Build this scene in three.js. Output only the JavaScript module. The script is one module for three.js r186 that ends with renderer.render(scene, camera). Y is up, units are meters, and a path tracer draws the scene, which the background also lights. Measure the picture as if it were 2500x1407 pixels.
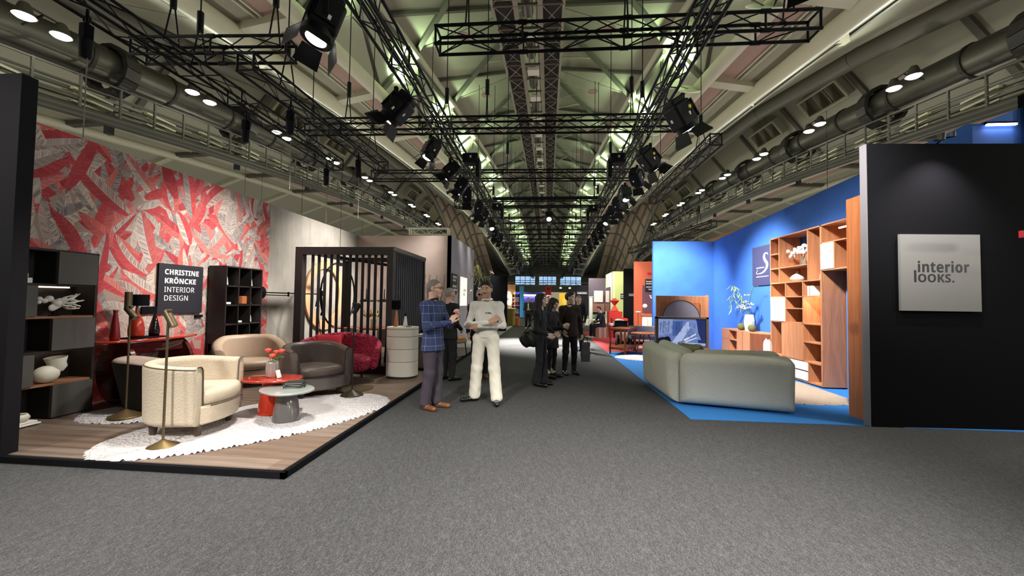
import * as THREE from 'three';
import { RoundedBoxGeometry } from 'three/addons/geometries/RoundedBoxGeometry.js';
import { mergeGeometries } from 'three/addons/utils/BufferGeometryUtils.js';
import { RectAreaLightUniformsLib } from 'three/addons/lights/RectAreaLightUniformsLib.js';
RectAreaLightUniformsLib.init();

// ---------- camera, exposure, sky ----------
const scene = new THREE.Scene();
const renderer = new THREE.WebGLRenderer({ antialias: true });
renderer.toneMapping = THREE.LinearToneMapping;
renderer.toneMappingExposure = 1.0;
renderer.shadowMap.enabled = true;
const camera = new THREE.PerspectiveCamera(2 * Math.atan(703.5 / 970) * 180 / Math.PI, 2500 / 1407, 0.1, 300);
camera.position.set(0, 1.5, 0);
camera.rotation.order = 'YXZ';
camera.rotation.set(0.03414, 0.09096, 0.014);
scene.background = new THREE.Color(0.42, 0.68, 1.0);   // daylight, seen only through the windows of the far end wall

// ---------- lighting levels (candela) ----------
const LV = { uplight: 95, bay: 44, side: 46, stage: 120, carpet: 225 };
const COL = { up: new THREE.Color(0.70, 1.0, 0.58), bay: new THREE.Color(0.97, 1.0, 0.84), stage: new THREE.Color(1.0, 0.95, 0.88), warm: new THREE.Color(1.0, 0.84, 0.68), warm2: new THREE.Color(1.0, 0.95, 0.84) };

// ---------- helpers ----------
let seed = 12345;
const rnd = () => { seed |= 0; seed = seed + 0x6D2B79F5 | 0; let t = Math.imul(seed ^ seed >>> 15, 1 | seed); t = t + Math.imul(t ^ t >>> 7, 61 | t) ^ t; return ((t ^ t >>> 14) >>> 0) / 4294967296; };
const rr = (a, b) => a + (b - a) * rnd();
const V = (x, y, z) => new THREE.Vector3(x, y, z);
const W = (x, y, d) => new THREE.Vector3(x, y, -d);      // d: metres down the aisle
const PI = Math.PI, sin = Math.sin, cos = Math.cos, lerp = (a, b, t) => a + (b - a) * t, clamp = (x, a, b) => Math.min(b, Math.max(a, x));
const sm = (a, b, x) => { const t = clamp((x - a) / (b - a), 0, 1); return t * t * (3 - 2 * t); };
const used = new Map();
function numbered(n) { const k = used.get(n) || 0; used.set(n, k + 1); return k ? n + '_' + String(k).padStart(3, '0') : n; }
function prep(g) { g = g.index ? g.toNonIndexed() : g; for (const k of Object.keys(g.attributes)) if (!['position', 'normal', 'uv', 'color'].includes(k)) g.deleteAttribute(k); if (!g.attributes.normal) g.computeVertexNormals(); if (!g.attributes.uv) g.setAttribute('uv', new THREE.BufferAttribute(new Float32Array(g.attributes.position.count * 2), 2)); return g; }
function join(gs) { gs = gs.flat(9).filter(Boolean); if (gs.length === 1) return gs[0]; gs = gs.map(prep); if (gs.some(g => !g.attributes.color)) gs.forEach(g => g.deleteAttribute('color')); return mergeGeometries(gs); }
// texture coordinates in metres by the way each face points
function uvm(g, s = 1) {
  g = prep(g); const p = g.attributes.position, n = g.attributes.normal, u = g.attributes.uv;
  for (let i = 0; i < p.count; i += 3) {
    let ax = 0, ay = 0, az = 0; for (let j = 0; j < 3; j++) { ax += n.getX(i + j); ay += n.getY(i + j); az += n.getZ(i + j); }
    ax = Math.abs(ax); ay = Math.abs(ay); az = Math.abs(az);
    for (let j = 0; j < 3; j++) { const x = p.getX(i + j), y = p.getY(i + j), z = p.getZ(i + j); if (ax >= ay && ax >= az) u.setXY(i + j, z * s, y * s); else if (ay >= az) u.setXY(i + j, x * s, z * s); else u.setXY(i + j, x * s, y * s); }
  }
  return g;
}
function mesh(name, gs, mat, parent) { const m = new THREE.Mesh(Array.isArray(gs) ? join(gs) : gs, mat); m.name = name; m.castShadow = m.receiveShadow = true; if (mat.map || mat.bumpMap) if (!m.geometry.userData.keepuv) m.geometry = uvm(m.geometry); (parent || scene).add(m); return m; }
function thing(name, label, category, pos, turn = 0, group) { const o = new THREE.Group(); o.name = numbered(name); if (pos) o.position.copy(pos); o.rotation.y = turn; o.userData = { label, category }; if (group) o.userData.group = group; scene.add(o); return o; }
function one(name, gs, mat, label, category, group) { const m = mesh(numbered(name), gs, mat); m.userData = { label, category }; if (group) m.userData.group = group; return m; }
function struct(name, gs, mat, label) { const m = mesh(numbered(name), gs, mat); m.userData.kind = 'structure'; if (label) m.userData.label = label; return m; }
function structGroup(name, label) { const o = new THREE.Group(); o.name = numbered(name); o.userData.kind = 'structure'; if (label) o.userData.label = label; scene.add(o); return o; }
function dup(o, pos, turn, label, scale) { const base = o.name.replace(/_\d\d\d$/, ''); const c = o.clone(); c.name = numbered(base); c.userData = { ...o.userData }; if (label) c.userData.label = label; if (pos) c.position.copy(pos); if (turn !== undefined) c.rotation.y = turn; if (scale) c.scale.setScalar(scale); scene.add(c); return c; }
const stuff = m => { m.userData.kind = 'stuff'; return m; };
// geometries
const tr = (g, x, y, z) => g.translate(x, y, z);
const box = (w, h, d, x = 0, y = 0, z = 0) => new THREE.BoxGeometry(w, h, d).translate(x, y, z);
const rbox = (w, h, d, x = 0, y = 0, z = 0, r = 0.01, s = 2) => new RoundedBoxGeometry(w, h, d, s, Math.min(r, w / 2.01, h / 2.01, d / 2.01)).translate(x, y, z);
const bx = (x0, x1, y0, y1, z0, z1) => box(Math.abs(x1 - x0), Math.abs(y1 - y0), Math.abs(z1 - z0), (x0 + x1) / 2, (y0 + y1) / 2, (z0 + z1) / 2);
const bd = (x0, x1, y0, y1, d0, d1) => bx(x0, x1, y0, y1, -d0, -d1);
const cyl = (r0, r1, h, x = 0, y = 0, z = 0, n = 24) => new THREE.CylinderGeometry(r1, r0, h, n).translate(x, y + h / 2, z);
const sph = (r, x = 0, y = 0, z = 0, sx = 1, sy = 1, sz = 1, n = 16) => new THREE.SphereGeometry(r, n, Math.max(8, n * .7 | 0)).scale(sx, sy, sz).translate(x, y, z);
const lathe = (pts, n = 32) => new THREE.LatheGeometry(pts.map(p => new THREE.Vector2(p[0], p[1])), n);
const _q = new THREE.Quaternion(), _m = new THREE.Matrix4();
function bar(a, b, r, n = 6, r2) { const d = b.clone().sub(a), L = d.length(); const g = new THREE.CylinderGeometry(r2 === undefined ? r : r2, r, L, n); _q.setFromUnitVectors(V(0, 1, 0), d.divideScalar(L)); return g.applyMatrix4(_m.compose(a.clone().add(b).multiplyScalar(.5), _q, V(1, 1, 1))); }
function beam(a, b, w, h) { const d = b.clone().sub(a), L = d.length(), g = new THREE.BoxGeometry(w, h, L); const o = new THREE.Object3D(); o.position.copy(a).add(b).multiplyScalar(.5); o.lookAt(b); o.updateMatrix(); return g.applyMatrix4(o.matrix); }
const tube = (pts, r, n = 32, k = 8, closed = false) => new THREE.TubeGeometry(new THREE.CatmullRomCurve3(pts, closed), n, r, k, closed);
function quads(list) { const p = []; for (const [a, b, c, d] of list) p.push(...a, ...b, ...c, ...a, ...c, ...d); const g = new THREE.BufferGeometry(); g.setAttribute('position', new THREE.Float32BufferAttribute(p, 3)); g.computeVertexNormals(); return g; }
// closed plate between four corners with a thickness
function plate(a, b, c, d, t) {
  const n = b.clone().sub(a).cross(d.clone().sub(a)).normalize().multiplyScalar(t), A = a.clone().add(n), B = b.clone().add(n), C = c.clone().add(n), D = d.clone().add(n);
  return quads([[a, b, c, d], [D, C, B, A], [a, A, B, b], [b, B, C, c], [c, C, D, d], [d, D, A, a]]);
}
// skin over rings of points (each ring closed); caps at both ends
function loft(rings, cap = true, closed = false) {
  const n = rings[0].length, m = rings.length, pos = [], idx = [];
  for (const r of rings) for (const v of r) pos.push(v.x, v.y, v.z);
  const M = closed ? m : m - 1;
  for (let i = 0; i < M; i++) for (let j = 0; j < n; j++) { const a = i * n + j, b = i * n + (j + 1) % n, k = ((i + 1) % m) * n, c = k + (j + 1) % n, d = k + j; idx.push(a, b, c, a, c, d); }
  if (cap && !closed) for (const [i, f] of [[0, 1], [m - 1, 0]]) { const o = pos.length / 3, c = V(0, 0, 0); rings[i].forEach(v => c.add(v)); c.divideScalar(n); pos.push(c.x, c.y, c.z); for (let j = 0; j < n; j++) { const a = i * n + j, b = i * n + (j + 1) % n; f ? idx.push(o, b, a) : idx.push(o, a, b); } }
  const g = new THREE.BufferGeometry(); g.setAttribute('position', new THREE.Float32BufferAttribute(pos, 3)); g.setIndex(idx); g.computeVertexNormals(); return g;
}
// rounded rectangle outline centred on 0,0
function rrect(w, h, r, k = 4) { r = Math.min(r, w / 2, h / 2); const o = []; for (const [cx, cy, a] of [[w / 2 - r, h / 2 - r, 0], [-w / 2 + r, h / 2 - r, 1], [-w / 2 + r, -h / 2 + r, 2], [w / 2 - r, -h / 2 + r, 3]]) for (let i = 0; i <= k; i++) { const t = (a + i / k) * PI / 2; o.push([cx + r * cos(t), cy + r * sin(t)]); } return o; }
// value noise
const perm = new Uint8Array(512); { const a = [...Array(256).keys()]; for (let i = 255; i > 0; i--) { const j = rnd() * (i + 1) | 0; [a[i], a[j]] = [a[j], a[i]]; } for (let i = 0; i < 512; i++) perm[i] = a[i & 255]; }
function vn(x, y, P = 256) { const X = Math.floor(x), Y = Math.floor(y), fx = x - X, fy = y - Y, u = fx * fx * (3 - 2 * fx), v = fy * fy * (3 - 2 * fy); const h = (a, b) => perm[(perm[((a % P) + P) % P & 255] + ((b % P) + P) % P) & 255] / 255; return lerp(lerp(h(X, Y), h(X + 1, Y), u), lerp(h(X, Y + 1), h(X + 1, Y + 1), u), v); }
const fbm = (x, y, o = 4, P = 256) => { let s = 0, a = .5, t = 0; for (let i = 0; i < o; i++) { s += a * vn(x, y, P); t += a; x *= 2; y *= 2; P *= 2; a *= .5; } return s / t; };
function dataTex(w, h, fn, srgb, rep) { const d = new Uint8Array(w * h * 4); for (let j = 0; j < h; j++) for (let i = 0; i < w; i++) { const c = fn(i / w, j / h), k = (j * w + i) * 4; if (typeof c === 'number') d[k] = d[k + 1] = d[k + 2] = clamp(c * 255, 0, 255); else for (let q = 0; q < 3; q++) d[k + q] = clamp(c[q] * 255, 0, 255); d[k + 3] = 255; } const t = new THREE.DataTexture(d, w, h); t.magFilter = THREE.LinearFilter; t.minFilter = THREE.LinearMipmapLinearFilter; t.generateMipmaps = true; t.wrapS = t.wrapT = THREE.RepeatWrapping; if (rep) t.repeat.set(rep[0], rep[1]); if (srgb) t.colorSpace = THREE.SRGBColorSpace; t.needsUpdate = true; return t; }
function canvasTex(w, h, draw) { const c = document.createElement('canvas'); c.width = w; c.height = h; const x = c.getContext('2d'); draw(x, w, h); const t = new THREE.CanvasTexture(c); t.colorSpace = THREE.SRGBColorSpace; t.anisotropy = 8; return t; }
const std = (c, r = .7, o = {}) => new THREE.MeshStandardMaterial({ color: c, roughness: r, ...o });
const phys = (c, r = .5, o = {}) => new THREE.MeshPhysicalMaterial({ color: c, roughness: r, ...o });
// printed flat sheet facing +z, w x h metres, own uv 0..1
function sheet(w, h) { const g = new THREE.PlaneGeometry(w, h); g.userData.keepuv = true; return g; }

// ---------- shared textures and materials ----------
const T = {};
T.grain = dataTex(256, 256, (u, v) => .5 + .5 * (fbm(u * 64, v * 64, 3, 64) - .5) * 1.6);
T.boucle = dataTex(256, 256, (u, v) => { const a = vn(u * 40, v * 40, 40), b = vn(u * 80 + 9, v * 80, 80); return .15 + .6 * a + .35 * Math.abs(b - .5) * 2; }, false, [3.4, 3.4]);
T.leather = dataTex(256, 256, (u, v) => .5 + .4 * (vn(u * 90, v * 90, 90) - .5) + .5 * (fbm(u * 8, v * 8, 3, 8) - .5), false, [2, 2]);
T.concrete = dataTex(512, 512, (u, v) => { const n = fbm(u * 6, v * 6, 5, 6), w = fbm(u * 40, v * 6, 3, 6); const k = .86 + .18 * n + .10 * (w - .5); return [.66 * k, .635 * k, .60 * k]; }, true, [.4, .4]);
T.plaster = dataTex(512, 512, (u, v) => { const k = .93 + .14 * (fbm(u * 8, v * 8, 5, 8) - .5); return [k, k, k]; }, true, [.3, .3]);
function woodTex(c0, c1, sx, sy, knots) { return dataTex(512, 512, (u, v) => { const w = fbm(u * 4, v * 2, 3, 2) * 2.2; const ring = .5 + .5 * sin((u * 34 + w * 5) * 1.7); const f = fbm(u * 128, v * 6, 3, 6); let t = clamp(.25 * ring + .75 * f * .9 + .1 * w - .1, 0, 1); if (knots) { const kx = vn(u * 5 + 3, v * 5, 5); if (kx > .86) t += (kx - .86) * 5; } return [lerp(c0[0], c1[0], t), lerp(c0[1], c1[1], t), lerp(c0[2], c1[2], t)]; }, true, [sx, sy]); }
T.oak = woodTex([.77, .54, .39], [.57, .37, .25], .9, .5, true);
T.carpet = dataTex(1024, 1024, (u, v) => { const a = vn(u * 320, v * 320, 256), b = fbm(u * 24, v * 24, 3, 24), c = vn(u * 160 + u * 90, v * 90, 90); const k = 1 + .85 * (a - .5) + .12 * (b - .5) + .4 * (c - .5); return [.215 * k, .215 * k, .222 * k]; }, true, [.8, .8]);
T.shag = dataTex(256, 256, (u, v) => fbm(u * 24, v * 24, 4, 24), false, [2.2, 2.2]);
T.ribs = dataTex(128, 8, (u) => .5 + .5 * sin(u * 2 * PI * 8), false, [1, 1]);
const M = {
  carpet: std(0xffffff, .95, { map: T.carpet, bumpMap: T.carpet, bumpScale: .003 }),
  black: phys(0x0e0e12, .95, { specularIntensity: .2, bumpMap: T.grain, bumpScale: .0006 }),
  charcoal: phys(0x1b1a1e, .9, { specularIntensity: .3, bumpMap: T.grain, bumpScale: .0008 }),
  truss: phys(0x0b0b0d, .6, { specularIntensity: .35 }),
  roof: std(0xa3a18e, .75),
  rib: std(0x5c5a50, .7),
  pipe: std(0xc2bfa6, .55),
  rose: std(0xb09488, .8),
  brown: std(0x9a8672, .85),
  galv: std(0x5f5d54, .42, { metalness: .6, bumpMap: T.grain, bumpScale: .001 }),
  steel: std(0x6d6b60, .55, { metalness: .2 }),
  steelDark: std(0x3a3834, .6, { metalness: .2 }),
  oak: std(0xffffff, .55, { map: T.oak }),
  white: std(0xe9e6e1, .6),
  cream: std(0xe8e2d4, .6),
};
const noShadow = m => m;
// ---------- the hall: floor, hull, folded arch roof ----------
const C = -0.65, HH = d => 13.35 - 0.0015 * (d - 55) * (d - 55);
struct('floor', bd(-31, 31, -.2, 0, -14, 118), M.carpet, 'dark grey needle-felt exhibition carpet');
{
  const hull = std(0x55544c, .9);
  struct('wall_left', bd(-31.3, -31, 0, 21, -14, 118), hull); struct('wall_right', bd(31, 31.3, 0, 21, -14, 118), hull);
  struct('wall_back', bd(-31, 31, 0, 21, -14.3, -14), hull);
  struct('roof_deck', bd(-31.3, 31.3, 21, 21.3, -14.3, 118.3), hull);
  // far end wall with real window openings
  const end = structGroup('wall_front', 'grey end wall of the hall with rows of windows'), D0 = 110, D1 = 110.4;
  const xs = [[-22, -18, 2.2, 5.2], [-17.2, -12.8, 2.2, 5.2], [-9.2, -3.6, 6.2, 8.6], [-2.6, 2.2, 6.2, 8.6], [3.2, 9, 6.2, 8.6], [11, 16, 3, 6.2], [17, 21.5, 3, 6.2]];
  const gl = phys(0xffffff, .03, { transmission: 1, thickness: 0 }), fr = std(0x4c5055, .5);
  let x = -31; const wm = std(0x5d5b52, .85);
  xs.forEach(([a, b, y0, y1], i) => {
    mesh('wall_pier', bd(x, a, 0, 21, D0, D1), wm, end); mesh('wall_apron', bd(a, b, 0, y0, D0, D1), wm, end); mesh('wall_lintel', bd(a, b, y1, 21, D0, D1), wm, end); x = b;
    const g = structGroup('window_' + (i + 1), 'bluish daylight window in the far end wall');
    const f = []; for (let k = 0; k <= 4; k++) f.push(bd(lerp(a, b, k / 4) - .07, lerp(a, b, k / 4) + .07, y0, y1, D0 + .1, D0 + .25)); for (let k = 0; k <= 2; k++) f.push(bd(a, b, lerp(y0, y1, k / 2) - .07, lerp(y0, y1, k / 2) + .07, D0 + .1, D0 + .25));
    mesh('window_frame', f, fr, g);
    for (let k = 0; k < 4; k++) mesh('window_pane', bd(lerp(a, b, k / 4) + .07, lerp(a, b, (k + 1) / 4) - .07, y0, y1, D0 + .16, D0 + .18), gl, g);
  });
  mesh('wall_pier', bd(x, 31, 0, 21, D0, D1), wm, end);
}
const o1 = d => clamp(5.9 - .046 * (d - 15), 3.7, 6.2);
const prof = {          // offset from the ridge line, height above HH
  R: d => [.35, 4.1], P1: d => [o1(d), 2.1], P2: d => [7.45, .3], P3: d => [9.75, -.12], P4: d => [12.9 + 2.2 * (1 - sm(12, 22, d)), 1.2], R2: d => [17.3, 3.6], V2: d => [20.7, -.75], V3: d => [24.2, -.85], E: d => [30.6, -3.2],
};
const Q = (s, k, d, dy = 0) => { const [o, h] = prof[k](d); return W(C + s * o, HH(d) + h + dy, d); };
const MOD = []; for (let d = -12; d <= 108; d += 6) MOD.push(d);
{
  const roof = structGroup('ceiling', 'folded arched hall roof of olive grey panels and tubes');
  const pairs = [['R', 'P1', M.roof], ['P1', 'P2', M.roof], ['P2', 'P3', M.rose], ['P3', 'P4', M.roof], ['P4', 'R2', M.roof], ['R2', 'V2', M.roof], ['V2', 'V3', M.rose], ['V3', 'E', M.roof]];
  for (const s of [-1, 1]) for (const [a, b, m] of pairs) {
    for (let i = 0; i < MOD.length - 1; i++) {
      const d0 = MOD[i] + .03, d1 = MOD[i + 1] - .03;
      if (a === 'P2' || a === 'V2') { // flat soffit: two boards with a recessed light trough between
        const L = (d, t) => Q(s, a, d).lerp(Q(s, b, d), t);
        for (const [t0, t1, mm] of [[.0, .52, M.rose], [.62, 1, M.roof]]) mesh('panel', plate(L(d0, t0), L(d0, t1), L(d1, t1), L(d1, t0), .08 * s), mm, roof);
        mesh('panel', plate(L(d0, .5).setY(L(d0, .5).y + .15), L(d0, .64).setY(L(d0, .64).y + .15), L(d1, .64).setY(L(d1, .64).y + .15), L(d1, .5).setY(L(d1, .5).y + .15), .05 * s), M.pipe, roof);
        mesh('trough_rail', [.53, .61].map(t => beam(L(d0, t), L(d1, t), .07, .12)), M.pipe, roof);
      } else if (a === 'P1') { // upper and lower panel, joint between
        const L = (d, t) => Q(s, a, d).lerp(Q(s, b, d), t);
        for (const [t0, t1] of [[0, .49], [.51, 1]]) mesh('panel', plate(L(d0, t0), L(d0, t1), L(d1, t1), L(d1, t0), .08 * s), m, roof);
      } else mesh('panel', plate(Q(s, a, d0), Q(s, b, d0), Q(s, b, d1), Q(s, a, d1), .08 * s), m, roof);
    }
  }
  mesh('ridge_panel', MOD.slice(0, -1).map((d, i) => plate(Q(-1, 'R', d), Q(1, 'R', d), Q(1, 'R', MOD[i + 1]), Q(-1, 'R', MOD[i + 1]), .05)), M.roof, roof);
  // corrugation strips on the soffits nearest the aisle are fine relief; beams and tubes are geometry
  for (const s of [-1, 1]) {
    const run = (k, r, dy, m, name, d0 = -12, d1 = 108, n = 8) => { for (let d = d0; d < d1; d += 6) mesh(name, bar(Q(s, k, d, dy), Q(s, k, d + 6, dy), r, n), m, roof); };
    run('P1', .22, -.2, M.pipe, 'tube'); run('P2', .3, -.25, M.pipe, 'tube', -12, 108, 12); run('P3', .33, -.25, M.pipe, 'tube', -12, 108, 12); run('P4', .42, -.3, M.steel, 'tube', -12, 36, 12);
    run('V2', .26, -.2, M.pipe, 'tube'); run('V3', .26, -.2, M.pipe, 'tube');
    for (const d of MOD) {
      const b = (a, c, w, h, m, dy = -.1, e = 0, name = 'beam') => mesh(name, beam(Q(s, a, d, dy), Q(s, c, d + e, dy), w, h), m, roof);
      b('P1', 'P2', .28, .2, M.rib); b('P2', 'P3', .5, .34, M.pipe, -.12); b('R2', 'V2', .3, .25, M.rib); b('V2', 'V3', .4, .3, M.rib); b('V3', 'E', .4, .3, M.pipe);
      if (d < 108) { b('R', 'P1', .22, .2, M.rib, -.12, 6); b('R', 'P1', .16, .16, M.rib, -.12, -3); mesh('beam', beam(Q(s, 'P1', d, -.1), Q(s, 'P2', d + 6, -.06), .14, .12), M.rib, roof); }
      // splice block and lug at each tube node
      mesh('node', [beam(Q(s, 'P1', d + .1, -.55), Q(s, 'P1', d + 4.6, -.5), .16, .2)], M.rib, roof);
      if (d < 100) { // curved fin plates linking the valley tubes
        const A = Q(s, 'P3', d + 1.2, -.2), B = Q(s, 'P4', d + 4.4, -.6); B.x = lerp(A.x, B.x, .45);
        const mid = A.clone().lerp(B, .5); mid.y -= .25;
        mesh('fin', loft([0, .25, .5, .75, 1].map(t => { const p = A.clone().multiplyScalar((1 - t) * (1 - t)).add(mid.clone().multiplyScalar(2 * t * (1 - t))).add(B.clone().multiplyScalar(t * t)); const w = .12 + .35 * sin(PI * t); return [V(p.x - w, p.y + .03, p.z), V(p.x + w, p.y + .03, p.z), V(p.x + w, p.y - .03, p.z), V(p.x - w, p.y - .03, p.z)]; })), M.pipe, roof);
        mesh('rail', [.35, .7, 1.1].map((o, i) => { const a = Q(s, 'P3', d, .15 * i), c = Q(s, 'P3', d + 6, .15 * i); a.x += s * (o + .3); c.x += s * (o + .3); return beam(a, c, .1, .14); }), M.steel, roof);
      }
    }
    // framed smoke-vent openings high on the far slope
    for (const d of [24.5, 31, 50, 56.5]) {
      const L = (dd, t, o = 0) => Q(s, 'R2', dd, -.03).lerp(Q(s, 'V2', dd, -.03), t).add(V(-s * .75 * o, -.6 * o, 0));
      for (const [p, q] of [[[d, .1], [d + 3.4, .1]], [[d, .32], [d + 3.4, .32]], [[d, .1], [d, .32]], [[d + 3.4, .1], [d + 3.4, .32]]]) { const A = L(...p), B = L(...q), B2 = L(...q, .55), A2 = L(...p, .55); mesh('vent_frame', plate(A, B, B2, A2, .06), M.roof, roof); mesh('vent_frame', beam(A2, B2, .14, .1), M.pipe, roof); }
      for (const t of [.3, .36, .62]) mesh('vent_slat', plate(L(d + 3.4 * t, .1), L(d + 3.4 * t, .32), L(d + 3.4 * t, .32, .5), L(d + 3.4 * t, .1, .5), .06), M.roof, roof);
    }
    // ribbed vault shell curving down between the valley and the next bay
    const y4 = d => { const k = [[34, 15.2], [40, 15.3], [46, 14.6], [50, 13.7], [54, 12.0], [58, 9.9], [64, 7.6], [72, 4.6], [80, 1.5]]; for (let i = 0; i < k.length - 1; i++) if (d <= k[i + 1][0]) return lerp(k[i][1], k[i + 1][1], (d - k[i][0]) / (k[i + 1][0] - k[i][0])); return 1.5; };
    const yi = d => Math.min(HH(d) + .5, 13.8 - Math.max(0, d - 58) * .38);
    const S = (d, t) => W(C + s * (9.95 + 3.7 * Math.pow(t, .8)), lerp(yi(d), y4(d), t) + 1.3 * sin(PI * t), d);
    for (let d = 34; d < 80; d += 3.5) {
      for (let j = 0; j < 5; j++) { mesh('vault_panel', plate(S(d, j / 5), S(d, (j + 1) / 5), S(d + 3.5, (j + 1) / 5), S(d + 3.5, j / 5), .05 * s), M.brown, roof); mesh('vault_rib', bar(S(d, (j + 1) / 5).add(V(0, -.12, 0)), S(d + 3.5, (j + 1) / 5).add(V(0, -.12, 0)), j === 4 ? .3 : .12, 6), j === 4 ? M.steel : M.rib, roof); }
      mesh('vault_rib', [0, 1, 2, 3, 4].map(j => bar(S(d, j / 5).add(V(0, -.1, 0)), S(d, (j + 1) / 5).add(V(0, -.1, 0)), .12, 6)), M.rib, roof);
    }
  }
}
// central catwalk under the ridge
{
  const cw = thing('ridge_catwalk', 'long grated service catwalk hanging under the ridge of the hall roof', 'catwalk'), y = d => HH(d) + 1.45, x0 = C - 1.5, x1 = C + 1.1;
  const rail = std(0x958c7e, .55), br = std(0x61544c, .7), dk = std(0x2f2b29, .9);
  for (let d = -10; d < 100; d += 6) {
    for (const x of [x0, x1]) { mesh('edge_rail', bar(W(x, y(d), d), W(x, y(d + 6), d + 6), .06), rail, cw); mesh('edge_rail', bar(W(x * .99, y(d) + 1, d), W(x * .99, y(d + 6) + 1, d + 6), .04), rail, cw); }
    for (const x of [x0 + .85, x1 - .85]) mesh('walkway_edge', beam(W(x, y(d), d), W(x, y(d + 6), d + 6), .18, .12), rail, cw);
    for (const x of [C - .35, C - .1, C + .1]) mesh('cable_tray', bar(W(x, y(d) + .1, d), W(x, y(d + 6) + .1, d + 6), .035), rail, cw);
  }
  for (let d = -10; d < 98; d += 1.5) {
    for (const [a, b] of [[x0, x0 + .85], [x1 - .85, x1]]) { if (d < 80) mesh('grating', plate(W(a, y(d) + .12, d), W(b, y(d) + .12, d), W(b, y(d + 1.4) + .12, d + 1.4), W(a, y(d + 1.4) + .12, d + 1.4), .03), dk, cw); }
    mesh('crossbar', beam(W(x0, y(d) - .02, d), W(x1, y(d) - .02, d), .08, .08), br, cw);
  }
  const di = []; for (let d = -10; d < 60; d += 1.5) for (const [a, b] of [[x0, x0 + .85], [x1 - .85, x1]]) di.push(bar(W(a, y(d), d), W(b, y(d + 1.5), d + 1.5), .018, 4), bar(W(b, y(d), d), W(a, y(d + 1.5), d + 1.5), .018, 4));
  stuff(mesh('cross_brace', di, rail, cw));
  for (let d = 7; d < 70; d += 3.2) { mesh('air_drum', bar(W(C - .25, y(d) + .25, d), W(C - .25, y(d + 1.5) + .25, d + 1.5), .22, 14), M.galv, cw); mesh('signal_box', bd(C - .45, C + .1, y(d) - .02, y(d) + .12, d + 2, d + 2.5), M.cream, cw); }
  // stays up to the roof tubes
  for (const s of [-1, 1]) for (let d = 0; d < 96; d += 6) mesh('stay', bar(W(s < 0 ? x0 : x1, y(d), d), Q(s, 'P1', d + 3, -.3).lerp(Q(s, 'R', d + 3, -.3), .55), .05), rail, cw);
}
const SY = d => 11.57 - .001765 * (d - 46.75) * (d - 46.75);
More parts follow.
